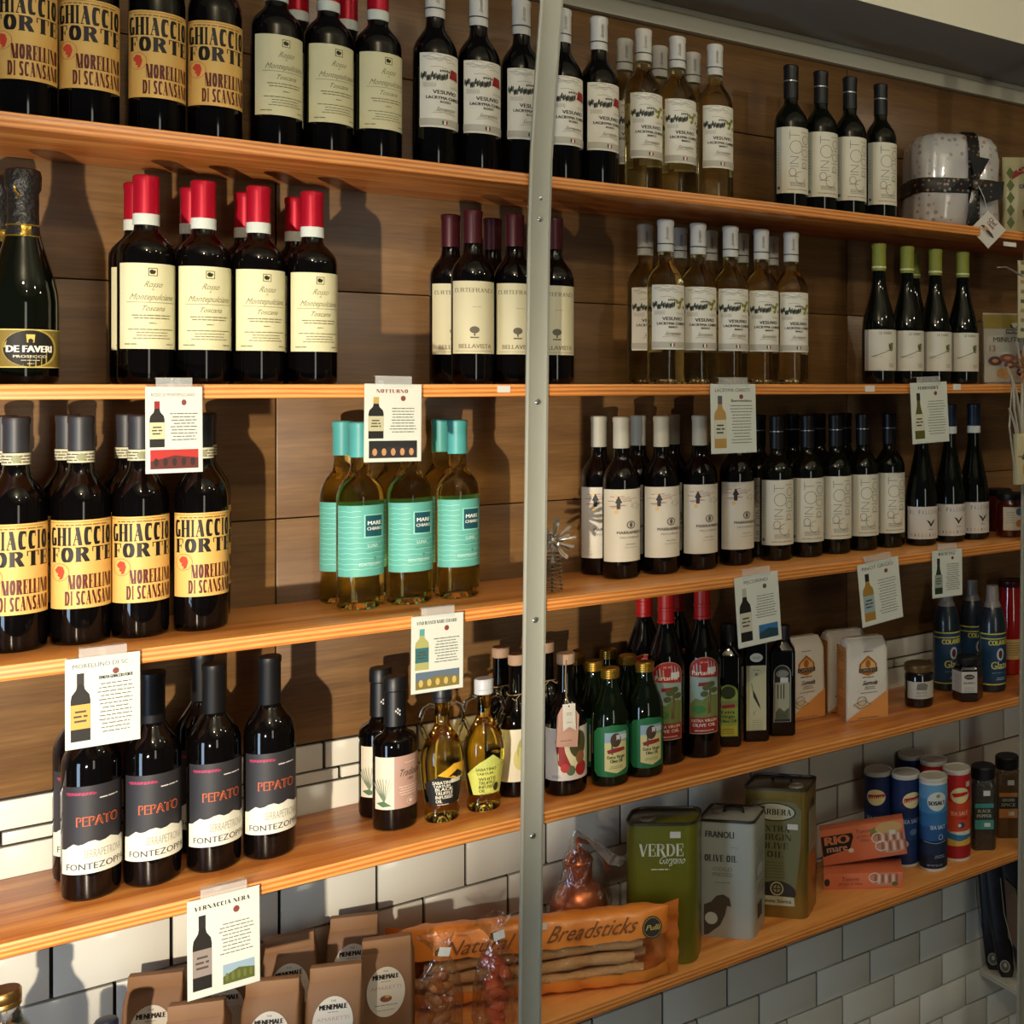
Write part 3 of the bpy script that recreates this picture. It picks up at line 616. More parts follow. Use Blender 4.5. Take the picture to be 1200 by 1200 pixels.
# ------------------------------------------------------------------ fourth shelf, left: olive-tinged balsamic bottles, amphora oils, tied bottles
def balsamic():
    t = thing('vinegar_bottle', 'x', 'bottle')
    link('glass_body', lathe([(0, .006), (.028, 0), (.033, .002), (.0345, .008), (.0345, .134), (.0335, .143), (.029, .150), (.020, .155), (.0155, .162), (.0150, .180), (0, .181)], 40), DARK, t)
    link('cap', lathe([(.0162, .165), (.0172, .166), (.0165, .222), (.0182, .224), (.0182, .243), (.0168, .246), (0, .246)], 30), BLKC, t)
    p = Print(); p.rect(-.044, 0, .088, .085, '#b08d7e'); p.rect(-.044, 0, .034, .085, '#d8cdb6')
    for k in range(8): a = R(65 + k * 9); p.poly([(-.026, .012), (-.026 + .034 * cos(a) - .001, .012 + .036 * sin(a)), (-.026 + .036 * cos(a), .012 + .040 * sin(a)), (-.0245, .014)], '#6f7d63')
    p.poly([(-.040, .010), (-.026, .014), (-.014, .006), (-.028, .004)], '#4d6b4c')
    p.text('Tradizione', .018, .052, .011, '#2c221f', .044, shear=.35); p.text('1889', .016, .044, .0045, '#6b4e44'); p.greek(.016, .073, .026, 1, .003, .001, '#e2cbbd'); p.greek(.016, .034, .040, 4, .0042, .0011, '#e2cbbd', seed=6)
    p.ring(.016, .010, .0062, .0062, .0008, '#e2cbbd'); p.ell(.016, .010, .003, .003, '#e2cbbd', 8)
    p.build('label', t, r=.0345, z0=.036)
    p = Print(); [p.ell(x, y, .0014, .002, '#c9c9c6', 6) for x, y in ((0, 0), (.003, .003), (-.003, .003), (0, .006), (.003, -.003))]; p.build('cap_emblem', t, r=.0166, z0=.188)
    return t
t = balsamic(); t.location = (X(463, .105), .105, ZD); t.rotation_euler.z = R(-2); tag(t, 'front black-capped vinegar bottle with pink and cream olive-twig label', 'bottle', 'vinegar bottles with twig labels')
c = copy_tree(t); c.location = (X(446, .180), .180, ZD); tag(c, 'rear black-capped vinegar bottle half hidden behind the twig-labelled front one', 'bottle', 'vinegar bottles with twig labels')
def amphora(capcol, light):
    t = thing('oil_amphora', 'x', 'bottle')
    pr = [(0, .012), (.012, .010), (.022, .002), (.0255, 0), (.0275, .004), (.0275, .016), (.025, .022), (.0265, .030), (.0305, .060), (.0335, .088), (.0340, .105), (.031, .122), (.024, .138), (.0155, .150), (.0115, .160), (.0115, .198), (.0125, .200), (0, .200)]
    link('glass_body', lathe(pr, 36), OIL, t)
    for s in (-1, 1):
        b = bmesh.new(); tube(b, [(s * .0105, 0, .188), (s * .019, 0, .192), (s * .029, 0, .186), (s * .0335, 0, .172), (s * .032, 0, .155), (s * .0265, 0, .140), (s * .0235, 0, .134)], .0038, 10); link('handle', b, CLEAR, t)
    link('cap', lathe([(.0145, .196), (.0158, .197), (.0158, .204), (.0150, .2045), (.0158, .205), (.0158, .219), (.0145, .222), (0, .222)], 30), M(capcol[0], capcol[1], .4), t)
    p = Print(); base = '#111111' if not light else '#c6c85e'; fg = '#dedac6' if not light else '#4a4a22'
    p.poly([(-.026, .004), (.027, .004), (.036, .050), (.020, .061), (.004, .050), (-.012, .051), (-.034, .040)], base)
    if not light: p.poly([(-.010, .055), (.012, .048), (.034, .044), (.041, .070), (.014, .072)], '#d9a428'); p.rect(.010, .040, .018, .007, '#c9c4b2')
    else: p.poly([(-.034, .040), (-.012, .060), (.008, .072), (.026, .056), (.036, .050), (.004, .050)], '#b9c060')
    p.text('SABATINO', -.002, .0455 if light else .040, .0052, fg, .032, bold=.0002); p.text('TARTUFI', -.004, .0385 if light else .0345, .0042, fg, .026, bold=.0002)
    for k, s in enumerate(['WHITE' if light else 'BLACK', 'TRUFFLE', 'INFUSED', 'OIL']): p.text(s, -.014, .0285 - k * .0068, .0054, fg, {'OIL': .011}.get(s, .028), 'l', bold=.0002)
    if light: p.ell(.016, .015, .005, .0075, '#3a3320', 12)
    p.greek(-.002, .0045, .026, 1, .003, .001, fg)
    def fn(x, y, h):
        rad = .0268 + (.0342 - .0268) * min(1, max(0, y / .062)) ** .9 + h + .0003; a = x / .031; return Vector((rad * sin(a), -rad * cos(a), .026 + y))
    p.build('label', t, fn=fn); return t
t = amphora(('black_screw_cap', '#1b1b1e'), False); t.location = (X(518, .085), .085, ZD); t.rotation_euler.z = R(-12); tag(t, 'two-handled golden oil bottle with black and yellow label, black screw cap', 'bottle', 'two-handled truffle oil bottles')
t = amphora(('white_screw_cap', '#bdbfc2'), True); t.location = (X(567, .090), .090, ZD); t.rotation_euler.z = R(-10); tag(t, 'two-handled golden oil bottle with lime green label, white screw cap', 'bottle', 'two-handled truffle oil bottles')
CORK = M('cork_stopper_wood', '#a88a70', .7, bump=.4, bscale=150); TWINE = M('jute_twine', '#8d7a55', .9)
def tied(kind):
    t = thing('oil_bottle', 'x', 'bottle'); r = .0365
    link('glass_body', lathe([(0, .008), (.028, 0), (.035, .002), (r, .010), (r, .125), (.034, .142), (.026, .158), (.017, .170), (.0145, .182), (.014, .228), (0, .229)], 40), DARK, t)
    link('stopper', lathe([(.013, .226), (.0158, .2285), (.0162, .244), (.0150, .246), (0, .246)], 28), CORK, t)
    b = bmesh.new(); tube(b, [(.0175 * cos(a), .0175 * sin(a), .176 + .001 * sin(3 * a)) for a in [R(k) for k in range(0, 361, 24)]], .0011, 6)
    tube(b, [(.005, -.0175, .176), (.013, -.019, .170), (.018, -.0175, .176)], .001, 6); tube(b, [(-.002, -.018, .176), (-.012, -.021, .168), (-.017, -.0195, .173)], .001, 6); link('twine', b, TWINE, t)
    p = Print(); h = .092
    p.rect(-.050, 0, .100, h, '#d9d2ba' if kind == 'olive' else '#cfc6bd')
    if kind == 'olive':
        for x, y, c_, rx, ry in ((.004, .055, '#a9a860', .018, .026), (-.008, .04, '#c8c07a', .012, .02), (.016, .050, '#15171a', .010, .012), (.004, .020, '#b5bb72', .012, .013), (.022, .030, '#c9bf74', .01, .014)): p.ell(x, y, rx, ry, c_)
    else:
        p.ell(.008, .046, .034, .037, '#d6cda6', 30); p.poly([(-.024, .070), (-.010, .078), (-.006, .050), (.002, .030), (.020, .012), (.0, .010), (-.018, .028)], '#8e1f1e')
        p.ell(.018, .062, .017, .024, '#4d4a26'); p.ell(.022, .038, .009, .012, '#8a5a38'); p.ell(.024, .018, .012, .013, '#a02422'); p.ell(.004, .017, .008, .009, '#56684a'); p.ell(-.006, .022, .008, .008, '#b33030'); p.greek(-.030, .008, .02, 2, .003, .001, '#7a746a', 'l')
    p.build('label', t, r=r, z0=.028)
    return t
t1 = tied('olive'); t1.location = (X(606, .130), .130, ZD); tag(t1, 'cork-stoppered dark oil bottle with olive label, twine round neck, left of upright', 'bottle', 'cork-stoppered bottles beside the upright')
c = copy_tree(t1); c.location = (X(587, .205), .205, ZD); tag(c, 'cork-stoppered dark oil bottle behind the lime green oil label', 'bottle', 'cork-stoppered bottles beside the upright')
t2 = tied('fruit'); t2.location = (X(663, .080), .080, ZD); t2.rotation_euler.z = R(-16); tag(t2, 'cork-stoppered dark bottle with pink and white neck tags, right of upright', 'bottle', 'cork-stoppered bottles beside the upright')
for ch in [c_ for c_ in t2.children if c_.name.startswith('twine')]: bpy.data.objects.remove(ch)
b = bmesh.new(); tube(b, [(-.002, -.0165, .236), (-.003, -.018, .20), (-.002, -.022, .172), (.001, -.031, .160)], .0012, 6); link('twine', b, TWINE, t2)
p = Print(); p.poly([(-.024, 0), (.014, -.004), (.018, .050), (.008, .066), (-.012, .066), (-.020, .052)], '#b98f7c'); p.greek(-.005, .008, .026, 1, .003, .001, '#6b4438'); p.build('pink_tag', t2, fn=lambda x, y, h: Vector((x, -.0405 - h + (y - .02) * .13, .092 + y)))
p = Print(); p.poly([(-.011, .0), (0, .007), (.011, .0), (.011, .046), (-.011, .046)], '#cdc9be'); p.greek(0, .030, .012, 2, .003, .0009, '#66625a'); p.greek(0, .014, .012, 1, .003, .0009, '#66625a'); p.ell(0, .042, .0015, .0015, '#2b2824', 8); p.build('white_tag', t2, fn=lambda x, y, h: Vector((x, -.0425 - h + (y - .02) * .15, .118 + y)))
c = copy_tree(t1); c.location = (X(640, .19), .19, ZD); tag(c, 'cork-stoppered dark bottle hidden behind the steel upright', 'bottle', 'cork-stoppered bottles beside the upright')
# green label olive oils
def green_oil():
    t = thing('olive_oil_bottle', 'x', 'bottle'); r = .0345
    link('glass_body', lathe([(0, .008), (.026, 0), (.033, .002), (r, .010), (r, .110), (.0335, .125), (.029, .142), (.022, .160), (.0165, .176), (.0145, .188), (.0145, .194), (0, .195)], 40), OLIVE, t)
    pr = [(.0155, .190)]
    for k in range(4): pr += [(.0170, .1915 + k * .004), (.0170, .1945 + k * .004), (.0162, .1950 + k * .004)]
    link('screw_cap', lathe(pr + [(.0165, .2065), (.0150, .2085), (0, .2085)], 30), M('gold_cap', '#b8923c', .3, metal=.85), t)
    p = Print(); w_, h = .082, .095
    p.poly([(-.036, .010), (-.028, .002), (0, 0), (.032, .002), (.036, .010), (.037, .080), (.028, .090), (0, .094), (-.028, .089), (-.037, .080)], '#1d6b3e')
    p.poly([(-.014, .012), (.008, .006), (.028, .013), (.028, .080), (-.014, .080)], '#cfc68a'); p.rect(-.014, .062, .042, .018, '#8fa9b8'); p.ell(.006, .066, .010, .013, '#4a3426', 12); p.rect(.007, .066, .022, .009, '#c9ccc9')
    p.poly([(-.010, .048), (.002, .052), (.022, .052), (.024, .046), (.008, .044), (-.008, .042)], '#8f2a2a'); p.text('Extra Virgin', .007, .033, .0058, '#26301c', .032, bold=.0003); p.text('Olive Oil', .007, .0255, .0058, '#26301c', .022, bold=.0003); p.greek(.007, .018, .03, 2, .003, .0011, '#8a7f4e')
    p.build('label', t, r=r, z0=.018); return t
g0 = green_oil(); i = 0
for px, Y, lb in ((715, .072, 'nearest gold-capped green oil bottle with full green label'), (755, .078, 'gold-capped green oil bottle with green label, touching a red-capped tall bottle'), (696, .148, 'gold-capped green oil bottle behind the nearest green-labelled one, left side'), (735, .152, 'gold-capped green oil bottle between the two green-labelled front ones'), (678, .205, 'gold-capped green oil bottle behind the bottle with paper tags'), (715, .217, 'rearmost gold-capped green oil bottle, cap only showing')):
    o = g0 if i == 0 else copy_tree(g0); i += 1; o.location = (X(px, Y), Y, ZD); o.rotation_euler.z = R(-20 + rnd.uniform(-2, 2)); tag(o, lb, 'bottle', 'gold-capped olive oil bottles')
# tall red capped oils
def partanna():
    t = thing('olive_oil_bottle', 'x', 'bottle'); r = .0375
    link('glass_body', lathe([(0, .008), (.028, 0), (.036, .002), (r, .010), (r, .175), (.0365, .195), (.031, .215), (.023, .238), (.0165, .256), (.0145, .270), (.0145, .318), (0, .319)], 40), DARK, t)
    link('capsule', lathe([(.0150, .266), (.0172, .267), (.0172, .272), (.0160, .273), (.0160, .290), (.0172, .291), (.0172, .296), (.0160, .297), (.0165, .328), (0, .330)], 30), M('red_plastic_capsule', '#b01816', .35), t)
    p = Print(); w_, h = .060, .150
    arch = [(-.030, 0), (.030, 0), (.030, .125)] + [(.030 * cos(R(a)), .125 + .025 * sin(R(a))) for a in range(15, 180, 15)] + [(-.030, .125)]
    p.poly(arch, '#9e7f55'); arch2 = [(x * .95, y * .985 + .001) for x, y in arch]; p.poly(arch2, '#93aaa2')
    p.poly([(-.028, .120), (.028, .120), (.028, .126)] + [(.0285 * cos(R(a)), .125 + .0235 * sin(R(a))) for a in range(15, 180, 15)] + [(-.0285, .126)], '#a31c1c'); p.poly([(-.028, .112), (.028, .108), (.028, .120), (-.028, .120)], '#a31c1c')
    p.text('Partanna', -.002, .115, .0085, '#e6dcc8', .044, bold=.0004); p.text('EST 1916', 0, .138, .003, '#e6dcc8'); p.rect(.006, .118, .018, .011, '#cfcdc6')
    p.poly([(-.012, .093), (.012, .094), (.014, .101), (-.011, .100)], '#8f2222'); p.poly([(-.028, .058), (-.018, .070), (-.004, .066), (.010, .076), (.028, .074), (.028, .030), (-.028, .030)], '#6d7c3e'); p.poly([(.006, .040), (.010, .094), (.014, .094), (.013, .040)], '#6b4b33')
    for x, y in ((.004, .090), (.014, .096), (.020, .084), (.0, .078)): p.ell(x, y, .008, .006, '#4e5a30', 9)
    p.ell(-.010, .048, .013, .008, '#3f7a34'); p.rect(-.028, .002, .056, .030, '#8e1f1f'); p.text('EXTRA VIRGIN', 0, .0235, .0055, '#dccab0', .050, bold=.0002); p.text('OLIVE OIL', 0, .0145, .0062, '#dccab0', .046, bold=.0003); p.greek(0, .006, .05, 1, .003, .0015, '#dccab0')
    p.build('label', t, r=r, z0=.048); return t
q0 = partanna(); i = 0
for px, Y, lb in ((779, .118, 'tall dark oil bottle with red arched scenery label, nearer the green-labelled ones'), (820, .108, 'tall dark oil bottle with red arched scenery label, beside the square bottles'), (752, .205, 'tall red-capped oil bottle behind green-labelled ones'), (791, .208, 'tall red-capped oil bottle behind two red arched labels')):
    o = q0 if i == 0 else copy_tree(q0); i += 1; o.location = (X(px, Y), Y, ZD); o.rotation_euler.z = R(-24); tag(o, lb, 'bottle', 'tall red-capped oil bottles')
# square dark bottles
def square_bottle(w_, hs, h, art, rz, lb, px, Y, capm=BLKC):
    t = thing('square_oil_bottle', lb, 'bottle', group='square dark oil bottles')
    sp = [(w_ * .9, w_ * .9, .006, 0), (w_, w_, .007, .004), (w_, w_, .007, hs), (w_ * .92, w_ * .92, .010, hs + .008), (w_ * .66, w_ * .66, .014, hs + .018), (.032, .032, .0155, hs + .026), (.030, .030, .0148, hs + .04), (.030, .030, .0148, h - .02)]
    link('glass_body', loft(rings_rr(sp)), DARK, t); link('cap', lathe([(.0155, h - .035), (.0163, h - .034), (.0163, h - .003), (.015, h), (0, h)], 26), capm, t)
    art.build('label', t, fn=front(w_ / 2 + .0004)); t.location = (X(px, Y), Y, ZD); t.rotation_euler.z = rz; return t
p = Print(); y0 = .022
arch = [(-.020, y0), (.020, y0), (.020, y0 + .088)] + [(.020 * cos(R(a)), y0 + .088 + .016 * sin(R(a))) for a in range(20, 180, 20)] + [(-.020, y0 + .088)]
p.poly(arch, '#6d7a2e'); p.poly([(x * .9, (y - y0) * .97 + y0 + .001) for x, y in arch], '#8fa04a'); p.ell(0, .110, .015, .013, '#2c3a1e'); p.rect(-.018, .080, .036, .014, '#7e8a5a'); p.poly([(-.012, .078), (.014, .080), (.013, .087), (-.012, .085)], '#8f2a2a')
for k, s in enumerate(['Extra', 'Virgin', 'Olive Oil']): p.text(s, 0, .068 - k * .009, .0065, '#23301c', .026 if k < 2 else .032, bold=.0003)
p.rect(-.018, .024, .036, .020, '#b4a834'); p.greek(0, .036, .03, 3, .004, .0012, '#4a4a20')
square_bottle(.052, .178, .243, p, R(-34), 'square dark oil bottle with yellow-green arched label, next to red-capped bottles', 857, .125)
p = Print(); p.rect(-.020, .024, .040, .132, '#b9b48c'); p.ell(0, .172, .013, .009, '#c6c4b2'); p.text('OLIO', 0, .1695, .0045, '#5c5a48', .015); p.greek(0, .146, .02, 1, .003, .0012, '#6b6848')
p.poly([(-.008, .108), (-.003, .100), (.006, .078), (.009, .066), (.004, .074), (-.006, .092)], '#24221a'); p.line([(-.010, .120), (-.007, .106)], .0012, '#24221a'); p.ell(0, .138, .003, .003, '#6b6848', 8)
p.text('V', -.006, .054, .010, '#7c795a', .006, shear=.3); p.greek(.002, .044, .026, 5, .0045, .0011, '#8b8862')
square_bottle(.052, .205, .262, p, R(-32), 'square dark oil bottle with long cream label and black leaf drawing', 886, .120)
p = Print(); ar2 = [(-.018, .030), (.018, .030), (.018, .130)] + [(.018 * cos(R(a)), .130 + .018 * sin(R(a))) for a in range(20, 180, 20)] + [(-.018, .130)]
p.poly(ar2, '#8d8d7c'); p.poly([(x * .9, (y - .03) * .98 + .031) for x, y in ar2], '#1c1c18'); p.ell(0, .130, .013, .008, '#77786c'); p.rect(-.015, .036, .030, .076, '#9a987c')
for k in range(3): p.rect(-.010 + k * .006, .078, .0022, .030, '#2b2b24')
p.poly([(-.014, .036), (.014, .036), (.014, .060), (.004, .052), (-.006, .060), (-.014, .05)], '#4d5038'); p.rect(-.004, .112, .016, .010, '#c2c2ba'); p.greek(0, .045, .02, 2, .004, .001, '#2b2b24')
square_bottle(.054, .172, .225, p, R(-34), 'square dark oil bottle with black and silver arched label beside flour', 914, .118)
# flour bags
FL = M('flour_paper', '#d6cfc0', .6, bump=.5, bscale=25); FO = M('flour_paper_orange', '#d08a45', .6, bump=.4, bscale=25)
def flour():
    t = thing('flour_bag', 'x', 'bag'); w_, d, h = .098, .060, .172
    sp = [(w_ * .97, d * .95, .004, 0), (w_, d, .006, .006), (w_ * 1.0, d * 1.04, .010, .08), (w_, d, .010, .150), (w_ * .98, d * .86, .014, .162), (w_ * .93, d * .45, .010, h), (w_ * .90, d * .28, .006, h + .002)]
    b = loft(rings_rr(sp, 4))
    q = random.Random(4)
    for v in b.verts:
        if v.co.z > .01: v.co += Vector((q.uniform(-.0015, .0015), q.uniform(-.0012, .0012), q.uniform(-.001, .001)))
    link('paper_bag', b, FL, t, ang=60)
    b = bmesh.new(); box(b, -.040, .040, -.010, .012, h - .002, h + .004, .002); link('folded_top', b, FL, t)
    p = Print(); p.poly([(-.047, .002), (.047, .002), (.047, .062), (-.047, .004)], '#cf8a44'); O = '#a8611f'; K = '#473422'
    p.poly([(-.021, .106), (-.012, .100), (0, .096), (.013, .100), (.022, .106), (.020, .122), (.010, .132), (0, .140), (-.010, .132), (-.020, .122)], O); p.poly([(-.017, .108), (.018, .108), (.016, .122), (0, .134), (-.015, .122)], '#dcae6c')
    p.ell(0, .122, .006, .009, O); p.rect(-.021, .1035, .043, .009, K); p.text('CAPUTO', 0, .105, .0062, '#e4d6bc', .036, bold=.0003)
    p.greek(0, .148, .03, 1, .003, .0012, K); p.greek(0, .092, .036, 1, .003, .0018, K); p.text('Semola', .004, .076, .0098, K, .034, shear=.4, bold=.0003); p.greek(.004, .071, .03, 2, .004, .0012, K); p.greek(.002, .059, .05, 1, .003, .001, K)
    p.poly([(-.034, .036), (-.018, .026), (.006, .034), (-.010, .044)], '#c9b391'); p.line([(-.034, .036), (-.018, .026), (.006, .034), (-.010, .044), (-.034, .036)], .001, K); p.ring(-.014, .042, .011, .010, .001, K); p.text('GRANO DURO', 0, .004, .0035, K, .05)
    p.build('front_print', t, fn=front(d / 2 + .0016))
    p = Print(); p.rect(-.027, .004, .054, .155, '#c9853f'); p.greek(0, .145, .034, 4, .006, .0028, '#7a4620', seed=2); p.greek(0, .105, .036, 8, .0055, .0022, '#7a4620', seed=3); p.greek(0, .045, .036, 4, .005, .0018, '#7a4620', seed=5); p.build('side_print', t, fn=side_l(w_ / 2 + .0012))
    return t
f0 = flour(); corner(f0, 992, .092, R(-17), -.049, -.030, ZD); tag(f0, 'front white and orange flour bag, nearest the small gold-lidded jar', 'bag', 'flour bags')
c = copy_tree(f0); corner(c, 971, .172, R(-12), -.049, -.030, ZD); tag(c, 'flour bag standing behind the front one, orange side showing', 'bag', 'flour bags')
c = copy_tree(f0); corner(c, 921, .170, R(-6), -.049, -.030, ZD); tag(c, 'left flour bag half hidden by the black square bottle', 'bag', 'flour bags')
# jars
def jar(name, lab, px, Y, z, r, h, glass, lid, lidr, art, rz=0, six=False, lidh=.016, group=None):
    t = thing(name, lab, 'jar', (X(px, Y), Y, z), rz, group)
    if six:
        def ring(rad, zz): return [(rad * cos(R(60 * k + 0)), rad * sin(R(60 * k + 0)), zz) for k in range(6)]
        b = loft([ring(r * .94, 0), ring(r, .004), ring(r, h * .70), ring(r * .8, h * .80)]); bmesh.ops.bevel(b, geom=b.edges[:], offset=.002, segments=2, affect='EDGES'); link('glass_jar', b, glass, t)
        lathe_b = lathe([(r * .72, h * .79), (r * .74, h * .8), (r * .74, h - lidh), (0, h - lidh)], 30); link('neck', lathe_b, glass, t)
    else: link('glass_jar', lathe([(0, .003), (r * .85, 0), (r * .96, .003), (r, .009), (r, h * .74), (r * .93, h * .80), (r * .88, h - lidh), (0, h - lidh)], 36), glass, t)
    link('lid', lathe([(lidr, h - lidh), (lidr * 1.02, h - lidh + .001), (lidr * 1.02, h - .002), (lidr * .96, h), (lidr * .85, h - .001), (0, h - .001)], 36), lid, t)
    if art:
        if six: art.build('label', t, fn=front(r * .868))
        else: art.build('label', t, r=r, z0=0)
    return t
p = Print(); p.rect(-.036, .022, .072, .038, '#b5b2a6'); p.poly([(-.012, .042), (.012, .041), (.015, .053), (.004, .058), (-.010, .056)], '#6d6a60'); p.text('PESTO', 0, .033, .0045, '#4e4b42', .024); p.greek(0, .028, .034, 1, .003, .001, '#4e4b42')
jar('preserve_jar', 'small round jar with gold lid and grey label, right of flour bags', 1077, .095, ZD, .033, .096, M('dark_preserve', '#120c10', .1, coat=.5), M('dull_gold_lid', '#8f7a52', .3, metal=.8), .0335, p, R(-30))
p = Print(); p.rect(-.018, .022, .036, .048, '#bab6aa'); p.ell(0, .058, .012, .006, '#2b2926'); p.text('RUGGERI', 0, .0565, .003, '#c9c6bb', .018); p.text('BALSAMICO', 0, .042, .0046, '#2b2926', .026, bold=.0002); p.greek(0, .033, .028, 3, .004, .001, '#66625a')
j = jar('preserve_jar', 'six-sided dark jar with white label, in front of the blue bottles', 1134, .062, ZD, .036, .100, M('dark_preserve', '#120c10', .1, coat=.5), BLKC, .026, p, R(-36), True)
p = Print(); p.rect(-.018, .022, .036, .048, '#b0aca0'); p.greek(0, .060, .022, 8, .005, .0012, '#6f5a50'); p.build('side_label', j, fn=lambda x, y, h: Vector((x * .5 - (.868 * .036 + h) * .866, -x * .866 - (.868 * .036 + h) * .5, y)))
# squeeze bottles of glaze
GLZ = M('dark_glaze_plastic', '#1c2630', .3, coat=.4); CLC = M('cloudy_plastic_cap', '#9b948c', .35, trans=.3)
def glaze():
    t = thing('squeeze_bottle', 'x', 'bottle'); r = .0325
    link('body', lathe([(0, .002), (.028, 0), (.0315, .003), (r, .010), (r, .145), (.031, .165), (.0265, .186), (.0215, .199)], 36), GLZ, t)
    link('shoulder', lathe([(.0216, .198), (.018, .208), (.0165, .212), (0, .213)], 30), CLC, t); link('cap', lathe([(.0155, .210), (.0162, .211), (.0145, .246), (.0135, .249), (0, .249)], 28), CLC, t)
    p = Print(); p.rect(-.042, 0, .084, .122, '#c9c244'); p.rect(-.041, .003, .082, .116, '#16395a'); p.rect(-.041, .108, .082, .0025, '#c9c244')
    p.text('COLAVITA', .012, .094, .0115, '#cfc742', .058, bold=.0008); p.ring(.012, .072, .0105, .0155, .002, '#7b93a8', 24); p.ell(.012, .072, .0085, .0135, '#c3cad0'); p.ell(.012, .072, .0055, .010, '#5a1f24'); p.text('Glaze', .012, .038, .0175, '#cdc873', .046, bold=.0005); p.greek(.010, .028, .052, 1, .003, .0018, '#5d86a8'); p.greek(.014, .016, .03, 2, .004, .0014, '#b9c3cb')
    p.build('label', t, r=r, z0=.018); return t
z0_ = glaze(); i = 0
for px, Y, lb in ((1163, .085, 'nearest dark squeeze bottle of glaze with full blue and yellow label'), (1109, .165, 'dark squeeze bottle of glaze hanging under the small price card, left'), (1139, .178, 'dark squeeze bottle of glaze behind the six-sided jar')):
    o = z0_ if i == 0 else copy_tree(z0_); i += 1; o.location = (X(px, Y), Y, ZD); o.rotation_euler.z = R(-30); tag(o, lb.replace('hanging under the small price card, left', 'behind, left, its top hidden by a price card'), 'bottle', 'blue-labelled squeeze bottles')
p = Print(); p.rect(-.03, .04, .06, .05, '#b59a5c'); p.greek(0, .08, .04, 6, .006, .0016, '#5a3a20')
jar('sauce_bottle', 'red sauce bottle at the right end, behind the squeeze bottles', 1184, .175, ZD, .034, .235, M('red_sauce', '#8c1010', .1, coat=.6), M('dark_red_lid', '#3c0e10', .3), .0315, p, R(-35))
# honey jars on third shelf
HON = M('amber_red_honey', '#4a120c', .08, coat=.6)
p = Print(); p.rect(-.022, .018, .050, .055, '#c9bfa6'); p.ell(.018, .034, .009, .009, '#b0702e'); p.ell(.018, .062, .009, .009, '#46606e'); p.greek(-.004, .06, .024, 5, .006, .0012, '#857a60')
jar('honey_jar', 'dark red honey jar with cream label beside the right upright, third shelf', 1184, .08, ZC, .035, .105, HON, BLKC, .031, p, R(-38))
jar('honey_jar', 'dark red honey jar behind another, right end of third shelf', 1171, .175, ZC, .034, .105, HON, BLKC, .031, None)
# ------------------------------------------------------------------ bottom shelf tins
def tin(name, lab, w_, d, h, r, mat, px, Y, rz, art, sart=None, cap=None, handle=False):
    t = thing(name, lab, 'tin', group='olive oil tins')
    corner(t, px, Y, rz, w_ / 2 - r * .3, -d / 2 + r * .3, ZE)
    link('can_body', loft(rings_rr([(w_ - .002, d - .002, r, 0), (w_, d, r, .002), (w_, d, r, h - .004), (w_ - .004, d - .004, r - .001, h - .003)], 6)), mat, t, ang=50)
    link('rim', loft(rings_rr([(w_ - .006, d - .006, r - .002, h - .006), (w_ + .002, d + .002, r, h - .005), (w_ + .002, d + .002, r, h), (w_ - .004, d - .004, r - .002, h), (w_ - .008, d - .008, r - .003, h - .006), (.01, .01, .002, h - .006)], 6)), M('tin_lid_metal', '#5b5346', .35, metal=.8), t, ang=40)
    cx, cy = cap or (-w_ * .3, -d * .12)
    link('spout_cap', lathe([(.0155, h - .006), (.0155, h - .002), (.014, h + .001), (.012, h + .001), (.0115, h - .001), (0, h - .001)], 26, cx=cx, cy=cy), M('tin_cap_plastic', '#8a8272', .4), t)
    if handle:
        b = bmesh.new(); tube(b, [(-.02, .01, h - .004), (-.018, .01, h + .006), (.0, .01, h + .009), (.018, .01, h + .006), (.02, .01, h - .004)], .003, 8); link('handle', b, BLKC, t)
    art.build('front_print', t, fn=front(d / 2 + .0003))
    if sart: sart.build('side_print', t, fn=side(w_ / 2 + .0003))
    return t
p = Print(); W_ = '#cfd0b4'
p.dido('VERDE', .002, .204, .0235, W_, .082, .20); p.text('Gargano', .020, .190, .0145, W_, .048, shear=.5); p.greek(.0, .1785, .045, 1, .003, .002, W_)
p.rect(.018, .238, .020, .012, '#c9c6ba'); p.ell(.006, .090, .019, .024, '#16200c', 24); p.ell(.008, .093, .014, .018, '#4b5f1c', 24); p.ell(.006, .100, .006, .005, '#8a9a54', 10)
tin('olive_oil_tin', 'tall green rounded oil tin with white lettering and an olive', .135, .088, .266, .026, M('olive_green_tin', '#6b6c1c', .35, metal=.1, coat=.3), 812, .022, R(-38), p, cap=(-.030, -.014))
p = Print(); K = '#30312b'
p.text('FRANOLI', -.012, .197, .0125, K, .058, bold=.0004); p.greek(.018, .178, .018, 1, .003, .0015, '#8a8b80'); p.dido('OLIVE OIL', -.010, .150, .0130, K, .066, .24); p.text('COLD', -.006, .132, .0075, '#77786e', .040); p.text('PRESSED', -.006, .121, .0075, '#77786e', .040); p.greek(-.006, .108, .044, 1, .003, .002, '#8a8b80')
bird = [(-.044, .004), (-.035, .006), (-.011, .025), (-.001, .046), (.003, .064), (.012, .063), (.008, .079), (-.004, .086), (-.018, .083), (-.030, .070), (-.044, .064)]
p.poly(bird, '#4b3f33'); p.ell(-.029, .038, .013, .012, '#b9bbaf')
p2 = Print(); p2.rect(-.030, .18, .05, .0015, '#70716a'); p2.greek(0, .17, .05, 4, .008, .002, '#70716a'); p2.rect(-.03, .110, .05, .030, '#8d8e84'); p2.rect(-.024, .115, .038, .02, '#a9aba1'); p2.greek(0, .095, .05, 3, .008, .002, '#70716a'); p2.rect(-.02, .03, .03, .03, '#3a3a36')
